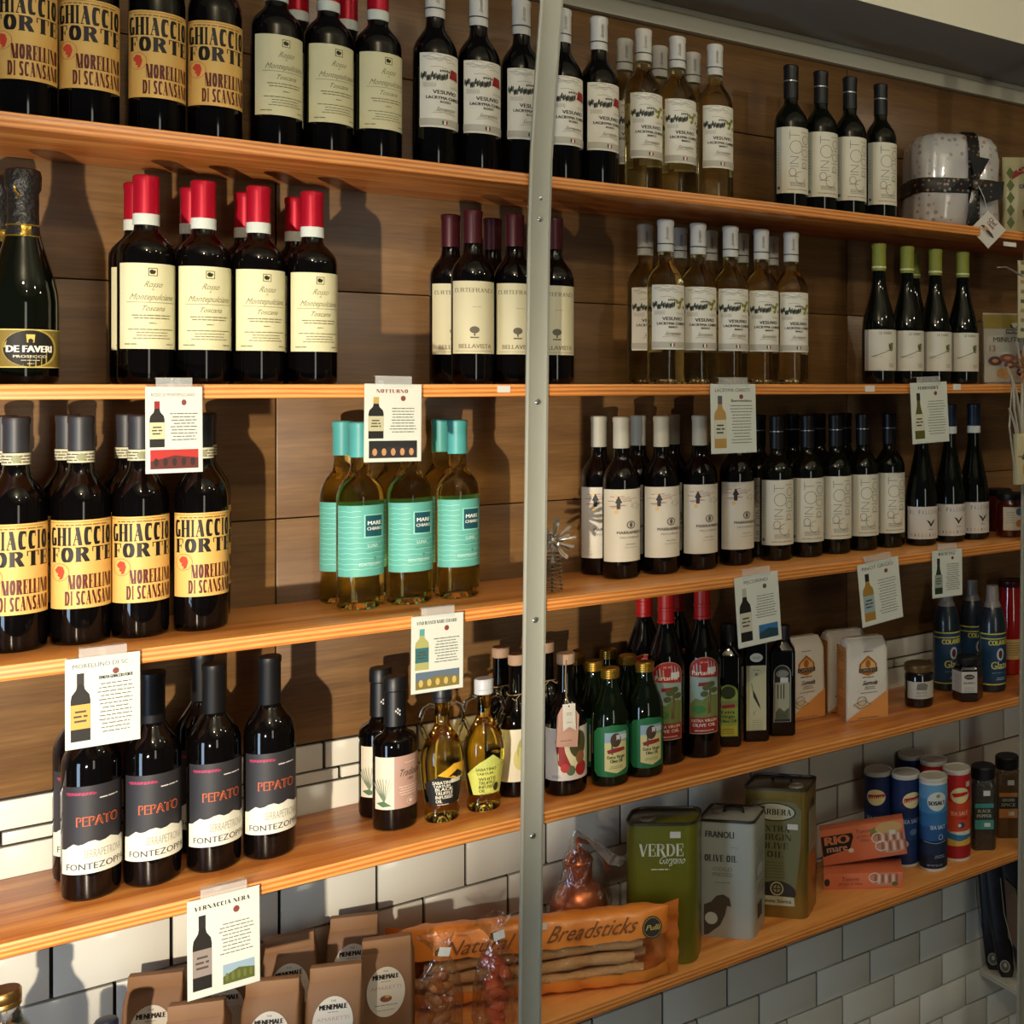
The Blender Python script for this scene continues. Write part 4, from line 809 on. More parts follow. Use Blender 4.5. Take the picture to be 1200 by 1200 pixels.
tin('olive_oil_tin', 'pale grey rectangular oil tin with brown bird silhouette', .115, .088, .232, .012, M('pale_grey_tin', '#a6aaa0', .38, coat=.3), 882, .028, R(-49), p, p2, cap=(-.034, .018), handle=True)
p = Print(); G1 = '#4e4c2c'; GD = '#1c1a12'
p.poly([(-.052, .030), (.040, .030), (.054, .150), (.056, .220), (.040, .238), (-.048, .238), (-.058, .220)], '#7c6a42'); p.poly([(-.051, .032), (.039, .032), (.052, .150), (.054, .219), (.039, .236), (-.047, .236), (-.056, .219)], '#6e6b45')
p.ell(-.002, .216, .046, .019, GD, 30); p.ell(-.002, .216, .043, .0165, '#b9b49c', 30); p.dido('BARBERA', -.002, .210, .0120, GD, .072, .22)
for k, s in enumerate(['EXTRA', 'VIRGIN', 'OLIVE', 'OIL']): p.dido(s, 0, .176 - k * .0175, .0125, '#2c2f1a', [.062, .068, .056, .034][k], .2)
p.greek(0, .112, .05, 6, .006, .0015, '#4e4c2c'); p.rect(.026, .182, .022, .011, '#cbc8bd'); p.ell(.004, .052, .040, .024, '#2f2318', 24); p.ring(.004, .060, .014, .014, .0025, '#b9b08c', 24); p.ell(.004, .060, .008, .008, '#8a8258', 16); p.line([(-.004, .060), (.012, .060)], .002, GD); p.line([(.004, .052), (.004, .068)], .002, GD)
p.poly([(-.040, .026), (.042, .026), (.040, .044), (-.042, .046)], '#b3aa88'); p.text('Edizione Storica', 0, .0315, .0075, GD, .068, bold=.0003)
p2 = Print(); p2.rect(-.036, .130, .06, .085, '#8d8468'); p2.ell(0, .225, .012, .008, '#3a3626'); p2.greek(0, .205, .05, 10, .007, .0018, '#544f3a')
tin('olive_oil_tin', 'tall gold oil tin with oval banner and medallion', .135, .090, .264, .016, M('gold_lacquered_tin', '#8c7434', .32, metal=.55, coat=.4), 944, .034, R(-49), p, p2, cap=(.038, -.020), handle=True)
# tuna boxes
def tuna(lab, w_, d, h, px, Y, rz, dz, big, tilt=0, face=None):
    t = thing('tuna_box', lab, 'box', group='pink-orange tuna boxes'); t.location = (X(px, Y), Y, ZE + dz); t.rotation_euler = (R(face or 0), R(tilt), rz)
    b = bmesh.new(); box(b, -w_ / 2, w_ / 2, -d / 2, d / 2, 0, h, .0015); link('carton', b, M('salmon_orange_card', '#d0704a', .45), t)
    p = Print(); w2 = w_ / 2
    def fish(x, y, s):
        p.ell(x, y, s * .030, s * .012, '#b98a72', 18)
        for k in range(7): p.ell(x - s * .018 + k * s * .007, y + s * .001, s * .0025, s * .010, '#dcb9a4' if k % 2 else '#8e5c4c', 10)
        p.ring(x - s * .020, y + s * .004, s * .012, s * .010, s * .002, '#e0c4b0', 14)
    if big:
        p.poly([(-w2 + .002, .020), (-w2 + .062, .030), (-w2 + .072, .055), (-w2 + .070, .064), (-w2 + .002, .064)], '#17120f'); p.text('RIO', -w2 + .036, .044, .018, '#d9835a', .052, bold=.002); p.text('mare', -w2 + .034, .028, .010, '#cfa08a', .044, bold=.0008); p.ell(-w2 + .064, .026, .006, .005, '#d8cdbd')
        p.text('Tonno', -w2 + .096, .060, .0085, '#5b2a1c', .034); p.text("all'Olio di", -w2 + .096, .050, .0060, '#5b2a1c', .034); p.text('Oliva', -w2 + .096, .041, .0060, '#5b2a1c', .020)
        p.ell(w2 - .052, .060, .024, .010, '#6f7d33', 16); p.ell(w2 - .034, .064, .030, .013, '#c3a067', 18); fish(w2 - .036, .040, 1.2); fish(w2 - .030, .022, 1.2); p.rect(w2 - .034, .048, .014, .010, '#cbc8bd')
    else:
        p.text('Tonno', -w2 + .058, .018, .0085, '#5b2a1c', .038); p.text("all'Olio di Oliva", -w2 + .058, .0095, .0048, '#5b2a1c', .052); fish(w2 - .040, .020, 1.1); p.ell(w2 - .018, .010, .007, .005, '#56642c', 12); p.ell(-w2 + .008, .016, .006, .008, '#262a1c')
    p.build('front_print', t, fn=front(d / 2 + .0002)); return t
tuna('lying pink-orange tuna box, under the tilted one beside the gold tin', .172, .075, .034, 1011, .100, R(-36), 0, False)
tuna('large pink-orange tuna box with black emblem, tilted on the stack', .185, .034, .078, 1014, .112, R(-36), .0458, True, tilt=-7)
# salt canisters
def salt(kind):
    t = thing('salt_canister', 'x', 'canister'); r = .0315; h = .200
    link('lid', lathe([(r * .98, h - .004), (r * 1.03, h - .003), (r * 1.03, h + .004), (r * .97, h + .006), (r * .9, h + .004), (0, h + .004)], 34), M('white_plastic_lid', '#c2beb2', .45), t)
    link('base_rim', lathe([(0, .0), (r * 1.01, 0), (r * 1.03, .001), (r * 1.02, .005), (r * .99, .0055)], 34), M('white_plastic_lid', '#c2beb2', .45), t)
    link('tube', lathe([(r * .99, .003), (r, .004), (r, h - .004), (r * .99, h - .003)], 34), M('canister_card', '#d5d2c8', .5), t)
    p = Print(); w2 = pi * r
    def full(y0, y1, c): p.rect(-w2, y0, 2 * w2, y1 - y0, c)
    if kind == 'light':
        for k, c in enumerate(['#0e1426', '#10223f', '#1d4f86', '#2b689e', '#3f80b0', '#5e97bf']): full(.006 + k * .031, .006 + (k + 1) * .031 + .0005, c)
        p.ell(.002, .156, .023, .021, '#c9cdc8', 30); p.text('SOSALT', .002, .148, .0088, '#101522', .040, bold=.0009); p.ell(.004, .168, .005, .004, '#8a8a4c', 8); p.text('SEA SALT', .004, .094, .0085, '#c4ccd2', .036, bold=.0003); p.ring(.010, .076, .0055, .006, .0012, '#c4ccd2'); p.line([(-.03, .066), (0, .0625), (.03, .066)], .001, '#a9bccb'); p.greek(.008, .034, .03, 2, .004, .0014, '#8fa5b8'); p.text('NET WT 26.5 OZ', -.004, .012, .0035, '#b9c3cb')
    elif kind == 'red':
        full(.006, .035, '#97161a'); full(.035, .0515, '#cfa23e'); p.poly([(-.09, .066), (-.03, .066), (0, .060), (.03, .058), (.09, .066), (.09, .050), (.03, .050), (0, .046), (-.03, .052), (-.09, .052)], '#2e6a92'); full(.066, .196, '#c4421f'); full(.136, .196, '#ad1a1c')
        p.poly([(-.09, .064), (-.03, .070), (.0, .062), (.03, .064), (.09, .064), (.09, .068), (-.09, .068)], '#cfc9b6'); p.ell(.002, .150, .023, .018, '#d6c790', 28); p.poly([(-.026, .144), (.020, .150), (.029, .158), (-.016, .155)], '#b21a1c'); p.text('SEA SALT', .0, .105, .0088, '#d6a78e', .042, bold=.0003); p.text('IODIZED', .006, .095, .0055, '#9e1512', .026, bold=.0003); p.ell(.004, .082, .009, .007, '#31425c', 12); p.ell(.000, .082, .004, .004, '#c9c0b0', 8); p.rect(.016, .168, .012, .012, '#c4b0a6')
    else:
        full(.006, .06, '#0f2a5a'); full(.06, .11, '#143a74'); full(.11, .196, '#0f2350'); p.ell(.006, .150, .023, .018, '#d6c790', 28); p.poly([(-.022, .144), (.024, .150), (.033, .158), (-.012, .155)], '#a31a1c'); p.text('SEA SALT', .004, .098, .0088, '#a9b4c4', .042, bold=.0003); p.ell(.008, .078, .009, .007, '#5b7396', 12)
    p.build('wrapper', t, r=r + .0002); return t
sl = salt('light'); sr = salt('red'); sd = salt('dark')
def put(o, px, Y, z, rz, lb, grp, cat=None): o.location = (X(px, Y), Y, z); o.rotation_euler.z = rz; tag(o, lb, cat, grp)
SG = 'salt canisters'
put(sl, 1089, .072, ZE, R(-28), 'light blue salt canister with white oval, nearest', SG); put(sr, 1121, .071, ZE, R(-30), 'red salt canister with gold oval beside the light blue one', SG)
put(sd, 1059, .125, ZE, R(-22), 'dark blue salt canister behind light blue one, gold oval showing', SG)
c = copy_tree(sd); put(c, 1036, .165, ZE, R(-60), 'dark blue salt canister at left end, plain side showing', SG)
c = copy_tree(sr); put(c, 1094, .150, ZE, R(-50), 'red salt canister hidden behind, only its pale lid showing', SG)
c = copy_tree(sd); put(c, 1068, .217, ZE, R(-50), 'rearmost salt canister against the tiles, grey lid showing', SG)
# spice jars
def spice(lab, px, Y, fill, c1, words):
    t = thing('spice_jar', lab, 'jar', group='black-lidded spice jars'); t.location = (X(px, Y), Y, ZE); t.rotation_euler.z = R(-38)
    w_, d, h = .058, .058, .185
    link('clear_jar', loft(rings_rr([(w_ * .93, d * .93, .010, 0), (w_, d, .012, .004), (w_ * .99, d * .99, .012, .150), (w_ * .9, d * .9, .016, .162), (w_ * .84, d * .84, .022, .166)], 5)), M(fill[0], fill[1], .16, coat=.7, bump=.5, bscale=220), t)
    link('lid', lathe([(.0275, .162), (.029, .163), (.029, .188), (.0265, .191), (0, .191)], 32), BLKC, t)
    p = Print(); p.rect(-.022, .050, .044, .060, c1); p.rect(-.022, .082, .044, .0045, '#1b1b18'); p.rect(-.022, .072, .044, .028, '#23261f'); p.text(words[0], 0, .089, .0075, '#c2c2a6', .030, bold=.0003); p.text(words[1], 0, .0775, .0075, '#c2c2a6', .034, bold=.0003); p.rect(.0, .056, .014, .009, '#c8c4ae'); p.rect(-.002, .128, .016, .012, '#c9c6ba')
    p.build('label', t, fn=front(d / 2 + .0003)); return t
spice('black-lidded spice jar of grey pepper with teal label', 1152, .075, ('grey_pepper', '#2e2b24'), '#3b8078', ('BLACK', 'PEPPER'))
spice('black-lidded spice jar of brown spice with orange label, at the upright', 1180, .090, ('brown_spice', '#574026'), '#b9763a', ('GROUND', 'SPICE'))
# ------------------------------------------------------------------ gift cake, bags at right of upper shelves
def dotted(name, base, dots, scale, size, rough=.5, coat=0):
    m = bpy.data.materials.new(name); m.use_nodes = True; nt = m.node_tree; N = nt.nodes; L = nt.links; b = N['Principled BSDF']; b.inputs['Roughness'].default_value = rough; b.inputs['Coat Weight'].default_value = coat
    tc = N.new('ShaderNodeTexCoord'); v = N.new('ShaderNodeTexVoronoi'); v.inputs['Scale'].default_value = scale; v.inputs['Randomness'].default_value = .55; L.new(tc.outputs['Object'], v.inputs['Vector'])
    lt = N.new('ShaderNodeMath'); lt.operation = 'LESS_THAN'; lt.inputs[1].default_value = size; L.new(v.outputs['Distance'], lt.inputs[0])
    cr = N.new('ShaderNodeValToRGB'); cr.color_ramp.interpolation = 'CONSTANT'; cr.color_ramp.elements[0].color = lin(dots[0]); cr.color_ramp.elements[1].color = lin(dots[-1]); cr.color_ramp.elements[1].position = .6
    if len(dots) > 2: e = cr.color_ramp.elements.new(.3); e.color = lin(dots[1])
    L.new(v.outputs['Color'], cr.inputs[0]); mx = N.new('ShaderNodeMix'); mx.data_type = 'RGBA'; mx.inputs[6].default_value = lin(base); L.new(lt.outputs[0], mx.inputs[0]); L.new(cr.outputs[0], mx.inputs[7]); L.new(mx.outputs[2], b.inputs['Base Color'])
    return m
WRAP = dotted('snowflake_wrap', '#b4b1ae', ['#8b898c', '#a39c98', '#9a8470'], 60, .30, .25, .8); RIB = dotted('dotted_dark_ribbon', '#0d0807', ['#9c7040', '#8f8278', '#5e4030'], 85, .28, .5, .05)
cake = thing('gift_cake', 'cake wrapped in snowflake paper with dark dotted ribbon bow', 'gift', (X(1113, .128), .128, ZA + .0005), R(-24))
def se(c_, e): return (abs(c_) ** e) * (1 if c_ >= 0 else -1)
AW, AD, AH = .106, .088, .225
def ring_at(k, z, n=48): return [(k * AW * se(cos(2 * pi * j / n), .55), k * AD * se(sin(2 * pi * j / n), .55), z) for j in range(n)]
sp = [(.80, 0), (.93, .006), (1.0, .025), (1.0, .10), (1.0, .165), (.96, .195), (.86, .213), (.66, .223), (.3, .228)]
b = loft([ring_at(k, z) for k, z in sp]); q = random.Random(9)
for v in b.verts:
    a = math.atan2(v.co.y, v.co.x); g = .0030 * sin(a * 9 + v.co.z * 40) + .0020 * sin(a * 23 + v.co.z * 15); v.co.x += g * cos(a); v.co.y += g * sin(a)
link('wrapped_box', b, WRAP, cake, ang=80)
b = loft([ring_at(1.03, .080), ring_at(1.045, .083), ring_at(1.045, .111), ring_at(1.03, .114)], caps=False); link('ribbon_band', b, RIB, cake)
def rib_path(x): # up the front, over the top
    return [(x, -AD * 1.03, .004), (x, -AD * 1.05, .03), (x, -AD * 1.05, .16), (x, -AD * 1.02, .19), (x, -AD * .9, .215), (x, -AD * .6, .229), (x, 0, .233), (x, AD * .6, .229), (x, AD * .9, .215), (x, AD * 1.03, .17), (x, AD * 1.05, .02)]
b = bmesh.new(); P_ = rib_path(.028); vv = [(b.verts.new((x - .014, y, z)), b.verts.new((x + .014, y, z))) for x, y, z in P_]
for (a1, a2), (b1, b2) in zip(vv, vv[1:]): b.faces.new((a1, a2, b2, b1))
bmesh.ops.solidify(b, geom=b.faces[:], thickness=.0015); link('ribbon_strip', b, RIB, cake)
b = bmesh.new(); yk = -AD * 1.05 - .012
for pts in ([(.028, .098), (.012, .165), (.060, .158)], [(.028, .104), (.050, .056), (.092, .070), (.096, .108)], [(.028, .098), (-.010, .110), (-.028, .082)], [(.020, .098), (.036, .100), (.026, .040), (.002, .003)]):
    top = [b.verts.new((x, yk - .004 * (i > 0), z)) for i, (x, z) in enumerate(pts)]; f = b.faces.new(top)
bmesh.ops.solidify(b, geom=b.faces[:], thickness=.006); box(b, .016, .040, yk - .012, yk + .006, .086, .110, .005); link('bow', b, RIB, cake, ang=30)
p = Print(); s = .043; p.poly([(0, -s), (s, 0), (0, s), (-s, 0)], '#c3bdb0')
for k, (t_, hh, c_) in enumerate((('Chef', .010, '#7c2a24'), ('Classic', .007, '#7c2a24'))): p.text(t_, .008 - k * .004, .014 - k * .007, hh, c_, .022, rot=R(-45), bold=.0004)
p.poly([(-.018, .010), (-.010, .010), (.010, -.010), (.014, -.020), (.008, -.018), (-.004, -.006)], '#3b2016'); p.ell(-.006, .002, .006, .004, '#b98038'); p.text('Cioccolato', -.010, -.006, .006, '#4a453c', .034, rot=R(-45), shear=.3)
b = bmesh.new(); vs_ = [b.verts.new(q_) for q_ in ((0, 0, -s), (s, 0, 0), (0, 0, s), (-s, 0, 0))]; b.faces.new(vs_); bmesh.ops.solidify(b, geom=b.faces[:], thickness=.0012)
tgt = thing('gift_tag', 'white diamond-shaped tag hanging from the dark ribbon of the gift cake', 'tag', cake.matrix_basis @ Vector((.050, yk - .020, -.006)), R(-24))
link('card', b, ink('#c3bdb0'), tgt, smooth=False); p.build('tag_print', tgt, fn=lambda x, y, h: Vector((x, -.0014 - h, y)))
b = bmesh.new(); tube(b, [(0, 0, s - .004), (-.008, .004, s + .03), (-.020, .008, .100)], .0009, 5); link('string', b, ink('#c3bdb0'), tgt)
def pouch(name, lab, px, Y, z, w_, h, mat, art, rz, d=.035):
    t = thing(name, lab, 'bag', (X(px, Y), Y, z), rz)
    def rg(k, dd, zz): return [(x * k, y * dd, zz) for x, y in rr(w_, d, .012, 4)]
    b = loft([rg(.96, .9, 0), rg(1, 1, .01), rg(1, 1.05, h * .4), rg(.99, .75, h * .75), rg(.98, .25, h * .93), rg(.98, .08, h)]); link('pouch', b, mat, t, ang=60)
    def fn(x, y, hh):
        k = y / h; dd = 1.05 if k < .4 else (1.05 - .30 * (k - .4) / .35 if k < .75 else (.75 - .5 * (k - .75) / .18 if k < .93 else .25 - .17 * (k - .93) / .07)); return Vector((x, -d / 2 * dd - .0012 - hh, y))
    bm_p = art.build('front_print', t, fn=fn); return t
p = Print(); p.rect(-.062, .01, .124, .170, '#b4ae86')
for k in range(5): p.poly([(-.058, .03 + k * .03), (-.048, .015 + k * .03), (-.038, .03 + k * .03), (-.048, .045 + k * .03)], '#5c7030')
p.poly([(-.046, .150), (-.020, .166), (.030, .166), (.055, .150), (.052, .136), (.026, .150), (-.018, .150), (-.044, .134)], '#8c1c1c'); p.text('Campiello', .004, .152, .011, '#d2c4a4', .070, arc=.003, bold=.0004); p.text('IL', -.006, .128, .007, '#2b4a6b'); p.text('CASERECCIO', .004, .113, .010, '#2b4a6b', .062, bold=.0005); p.text('ITALIA', .006, .102, .006, '#5c7030', .03)
p.poly([(-.020, .060), (.010, .075), (.050, .078), (.052, .020), (-.010, .015)], '#8a4e24'); p.ell(.02, .05, .02, .02, '#b57c3c', 16)
pouch('biscuit_bag', 'cream biscuit bag with red banner and green diamonds behind the gift cake', 1206, .050, ZA, .135, .190, M('cream_bag_film', '#b4ae86', .3, coat=.3), p, R(-36))
p = Print(); p.rect(-.056, .004, .112, .128, '#a9a493'); p.rect(-.056, .132, .112, .034, '#8d7a28'); p.rect(-.004, .118, .050, .044, '#b59a50'); p.ell(.018, .146, .011, .014, '#2e2a22', 16); p.ell(.020, .144, .007, .010, '#c4b9a0', 14); p.rect(-.002, .120, .046, .011, '#3e4a5c'); p.text('MATILDE', .021, .1225, .006, '#c4b9a0', .040, bold=.0003)
p.text('MINUTE', .0, .100, .012, '#6d6a48', .068, bold=.0003); p.text('13', -.036, .078, .014, '#8c4a3c', .014)
for x, y, c_, rx, ry in ((-.03, .055, '#5a2c2e', .017, .011), (.0, .062, '#8a4e34', .020, .010), (.006, .046, '#6b3a3a', .014, .009), (.034, .066, '#a0622e', .013, .014), (.030, .046, '#8a5a3a', .016, .008), (-.006, .026, '#c08a48', .020, .012), (.036, .028, '#5a2426', .014, .010)): p.ell(x, y, rx, ry, c_, 16); p.ell(x, y, rx * .45, ry * .4, '#b58a5c', 10)
pouch('biscuit_bag', 'grey biscuit bag with gold top and pictured cookies, second shelf', 1178, .075, ZB, .115, .170, M('silver_bag_film', '#a9a493', .3, coat=.4), p, R(-30))
# ------------------------------------------------------------------ things hanging at the right upright
t = thing('raffia_bouquet', 'bundle of pale raffia strips and orange dried petals hanging at the right upright', 'decoration', (X(1196, -.03), -.03, 0))
st = M('pale_raffia', '#b3ab97', .75); pt = M('orange_dried_petal', '#a86f42', .7)
def zz(py): return Z(1196, py, -.03)
k_ = 1 / Sc(1196, -.03) / .72
for pts, wd in (([(1179, 430), (1186, 455), (1192, 480), (1195, 510)], .006), ([(1184, 446), (1186, 480), (1192, 520), (1198, 540)], .005), ([(1180, 478), (1187, 500), (1193, 530), (1196, 560)], .004), ([(1168, 316), (1176, 315), (1186, 319), (1198, 324)], .004), ([(1190, 400), (1196, 440), (1194, 490), (1199, 530)], .006), ([(1183, 455), (1182, 500), (1187, 560)], .004)):
    b = bmesh.new(); tube(b, [((x - 1196) * k_, rnd.uniform(-.004, .004) - .005, zz(y)) for x, y in pts], wd, 6, flat=.35); link('raffia_strip', b, st, t)
for k in range(12):
    a = R(60 + k * 22); b = bmesh.new(); l = .030; cx, cz_ = .008, zz(432)
    tube(b, [(cx, -.008, cz_), (cx + l * .5 * cos(a), -.014, cz_ + l * .7 * sin(a)), (cx + l * cos(a), -.012, cz_ + l * 1.4 * sin(a))], [.003, .006, .001], 6, flat=.4); link('petal', b, pt, t)
t = thing('hanging_carton', 'cream carton with yellow lemon print hanging at the right edge', 'box', (X(1187, -.034) + .06, -.034, 0), 0)
b = bmesh.new(); z0_, z1_ = Z(1190, 568, -.034), Z(1190, 508, -.034); box(b, -.058, .058, -.012, .004, z0_, z1_, .003); link('carton', b, ink('#b9b08a'), t)
p = Print(); p.ell(-.030, z0_ + .035, .012, .016, '#c09a34', 18); p.ell(-.030, z0_ + .085, .013, .012, '#c9bd7c', 16); p.poly([(-.045, z0_ + .06), (-.036, z0_ + .075), (-.034, z0_ + .055)], '#4e4a2a'); p.rect(-.056, z0_ + .064, .1, .002, '#6e6844'); p.build('front_print', t, fn=front(.0125))
t = thing('hanging_calendar', 'narrow cream printed strip hanging on the right upright, above the raffia', 'sign', (X(1193, -.03) + .04, -.03, 0), 0)
b = bmesh.new(); z0_, z1_ = Z(1193, 396, -.03), Z(1193, 305, -.03); box(b, -.040, .040, -.002, .002, z0_, z1_, .001); link('board', b, ink('#b7b190'), t)
p = Print()
for k in range(8): p.rect(-.034, z0_ + .015 + k * .022, .012, .008, ['#5d5a4a', '#8a7a5a', '#a8825a'][k % 3])
p.build('front_print', t, fn=front(.0025))
# small shelf and black packets lower right
b = bmesh.new(); x0 = X(1148, WALL - .008); zb = Z(1148, 1131, WALL)
box(b, x0, x0 + .26, .105, WALL - .008, zb - .020, zb, .0015); o = link('ledge_board', b, wood('pale_birch', ('#a89c84', '#b9ae96', '#c4baa4'), (8, 1.2, 8), 3, .5)); tag(o, 'short pale wooden ledge fixed to the tiles, lower right corner', 'shelf')
BP = M('black_packet_film', '#0e0c0d', .28, coat=.5, bump=.6, bscale=18)
for i, (px, Y, lean, lb) in enumerate(((1165, .215, -3, 'black packet leaning on the ledge, leftmost of three'), (1180, .168, -6, 'black packet standing on the ledge, middle of three'), (1203, .115, -7, 'black packet on the ledge against the right upright, brown window edge'))):
    t = thing('black_packet', lb, 'packet', (X(px, Y), Y, zb + .001), R(-52), 'black packets on the ledge'); t.rotation_euler = (R(2), R(lean), R(-52))
    w_, h, d = .052, .335, .020
    b = loft([[(x * k, y * k2, z) for x, y in rr(w_, d, .006, 3)] for k, k2, z in ((.55, .4, 0), (.8, .9, .02), (.95, 1, .10), (1, 1, .22), (1, .6, .30), (1, .12, h))]); link('packet', b, BP, t, ang=60)
    p = Print(); p.ell(0, .032, .013, .016, '#8f897a', 18); p.ell(0, .032, .010, .013, '#55503f', 16); p.ell(.001, .035, .004, .006, '#a8a08a', 10)
    if i == 2: p.poly([(-.030, .12), (-.005, .08), (.010, .10), (.005, .24), (-.020, .27)], '#5b4430')
    if i == 0: p.ring(0, .255, .022, .012, .001, '#6b4a52'); p.greek(0, .25, .03, 2, .005, .0015, '#5c3a44')
    p.line([(-.030, .27), (-.032, .18), (-.022, .10)], .0018, '#8a8578' if i == 2 else '#3a3533'); p.build('front_print', t, fn=front(d / 2 + .001))
# ------------------------------------------------------------------ breadsticks, copper still, paper bags, cellophane bags
ORG = M('orange_bag_film', '#ee8c34', .38, coat=.25, bump=.6, bscale=22); CRUST = M('breadstick_crust', '#dba66c', .7, bump=.6, bscale=120)
bl = thing('breadstick_bag', 'long orange bag of breadsticks with clear window, lying across the shelf', 'bag')
xa, ya, xb, yb = X(466, .185), .185, X(784, .0), .0
Lb = sqrt((xb - xa) ** 2 + (yb - ya) ** 2); bl.location = ((xa + xb) / 2, (ya + yb) / 2 + .004, ZE + .002); bl.rotation_euler.z = math.atan2(yb - ya, xb - xa)
HB = .138; DB = .062
def bag_pt(u, v, k=1.0):
    """u along 0..1, v round the section, 0 bottom front .. ; returns the skin point"""
    e = min(1, min(u, 1 - u) / .10) ** .55; x = (u - .5) * Lb; a = 2 * pi * v
    y = k * (DB / 2) * e * se(cos(a), .7); z = HB / 2 + (HB / 2) * (.88 + .12 * e) * k * se(sin(a), .75)
    wr = .0009 * sin(u * 47 + v * 19) + .0007 * sin(u * 91 - v * 33)
    return (x, y + wr * e, z + wr * .6 + .010 * (1 - u) ** 2)
def strip(v0, v1, mat, name, nu=70, nv=10, k=1.0):
    b = bmesh.new(); G = [[b.verts.new(bag_pt(i / nu, v0 + (v1 - v0) * j / nv, k)) for j in range(nv + 1)] for i in range(nu + 1)]
    for i in range(nu):
        for j in range(nv): b.faces.new((G[i][j], G[i + 1][j], G[i + 1][j + 1], G[i][j + 1]))
    bmesh.ops.recalc_face_normals(b, faces=b.faces); return link(name, b, mat, bl, ang=80)
# section angle: 0 = back, .25 = top, .5 = front, .75 = bottom
strip(-.21, .470, ORG, 'upper_film', nv=26); strip(.470, .580, FILM, 'clear_window', nv=8, k=1.0); strip(.580, .79, ORG, 'lower_film', nv=10)
for s, nm in ((0, 'end_seal'), (1, 'end_seal')):
    b = bmesh.new(); n = 14; x0 = (s - .5) * Lb; dx = .022 * (1 if s else -1); rows_ = []
    for j in range(n + 1):
        z = HB * j / n * .95 + .004; rows_.append([b.verts.new((x0 - dx * .35, .002 * sin(j * 2.1), z + .010 * (1 - s))), b.verts.new((x0 + dx * (.85 + .06 * sin(j * 1.9)), .006 * sin(j * 1.3 + 1), z * 1.03 + .001 * sin(j) + .010 * (1 - s)))])
    for a, c_ in zip(rows_, rows_[1:]): b.faces.new((a[0], a[1], c_[1], c_[0]))
    bmesh.ops.solidify(b, geom=b.faces[:], thickness=.0012); link(nm, b, ORG, bl, ang=60)
q = random.Random(12); i = 0
for yy, z_ in ((-.013, .029), (-.013, .053), (.010, .024), (.010, .047), (-.012, .077), (.010, .071), (.008, .095), (-.012, .101), (.006, .120)):
    b = bmesh.new(); l = Lb * .40; nseg = 14; ph = q.uniform(0, 6); rs = [.0105 + .0014 * sin(k * 2.3 + ph) for k in range(nseg + 1)]; rs[0] = rs[-1] = .0085; off = q.uniform(-.02, .012)
    tube(b, [((-1 + 2 * k / nseg) * l + off, yy + .001 * sin(k + ph), z_ + .0015 * sin(k * .9 + ph)) for k in range(nseg + 1)], rs, 9); link('breadstick', b, CRUST, bl, ang=60)
p = Print(); BR = '#7a4716'
p.text('Natural e', -.085, 0, .022, BR, .135, shear=.55); p.text('Breadsticks', .092, .000, .025, BR, .150, shear=.6); p.ell(.200, .004, .0175, .0185, '#26201a', 28); p.ring(.200, .004, .0155, .0165, .0008, '#b9a04a', 28); p.text('Pulli', .200, .000, .009, '#c9b050', .023, shear=.4, bold=.0003); p.rect(.004, .022, .014, .010, '#cbb9a4')
def on_bag(x, y, h):
    zt = HB * .5 + .034 + y; u = x / Lb + .5; z0n = (zt - .010 * (1 - u) ** 2 - HB / 2) / (HB / 2); z0n = max(-1, min(1, z0n)); sa = abs(z0n) ** (1 / .75); ca = sqrt(max(0, 1 - sa * sa)); yy = (DB / 2) * (ca ** .7)
    return Vector((x, -yy - .0030 - h, zt))
p.build('front_print', bl, fn=on_bag)
# copper still in cellophane
COP = M('polished_copper', '#c9744a', .30, metal=.7)
t = thing('copper_still', 'small copper still wrapped in clear cellophane behind the breadstick bag', 'ornament', (X(678, .165), .165, ZE))
link('pot', lathe([(0, 0), (.036, 0), (.046, .012), (.052, .040), (.052, .095), (.050, .120), (.040, .140), (.026, .150), (.024, .152)], 40), COP, t)
link('column', lathe([(.024, .150), (.025, .152), (.025, .186), (.027, .188), (.027, .191), (.022, .193)], 32), COP, t)
link('cone_cap', lathe([(.027, .191), (.020, .202), (.010, .210), (.006, .213), (.005, .224), (.007, .227), (.005, .232), (0, .236)], 30), COP, t)
b = bmesh.new(); tube(b, [(.004, 0, .226), (.030, -.004, .215), (.048, -.006, .190), (.058, -.006, .160)], .004, 8); link('swan_neck', b, COP, t)
def crumple(rings, seed, amp):
    q = random.Random(seed); b = bmesh.new(); n = 22; V = []
    for r_, z, ox in rings: V.append([b.verts.new((ox + r_ * cos(2 * pi * k / n) * (1 + amp * q.uniform(-1, 1)), r_ * .8 * sin(2 * pi * k / n) * (1 + amp * q.uniform(-1, 1)), z + q.uniform(-1, 1) * .004)) for k in range(n)])
    for a, c_ in zip(V, V[1:]):
        for k in range(n): b.faces.new((a[k], a[(k + 1) % n], c_[(k + 1) % n], c_[k]))
    return b
link('cellophane', crumple([(.056, .01, 0), (.060, .06, 0), (.060, .11, .004), (.046, .155, .008), (.034, .195, .006), (.012, .235, -.002), (.003, .247, -.004)], 3, .10), FILM, t, smooth=False)
b = bmesh.new(); pts = [(-.004, .245), (.020, .236), (.052, .202), (.066, .192), (.086, .194), (.084, .180), (.064, .174), (.044, .182)]
f = b.faces.new([b.verts.new((x, -.035 - .02 * x, z)) for x, z in pts]); bmesh.ops.triangulate(b, faces=[f]); bmesh.ops.subdivide_edges(b, edges=b.edges[:], cuts=2); q = random.Random(5)
for v in b.verts: v.co.y += q.uniform(-.004, .004)
link('cellophane_tail', b, M('bunched_cellophane', '#a59c90', .25, alpha=.6, coat=1), t, smooth=False)
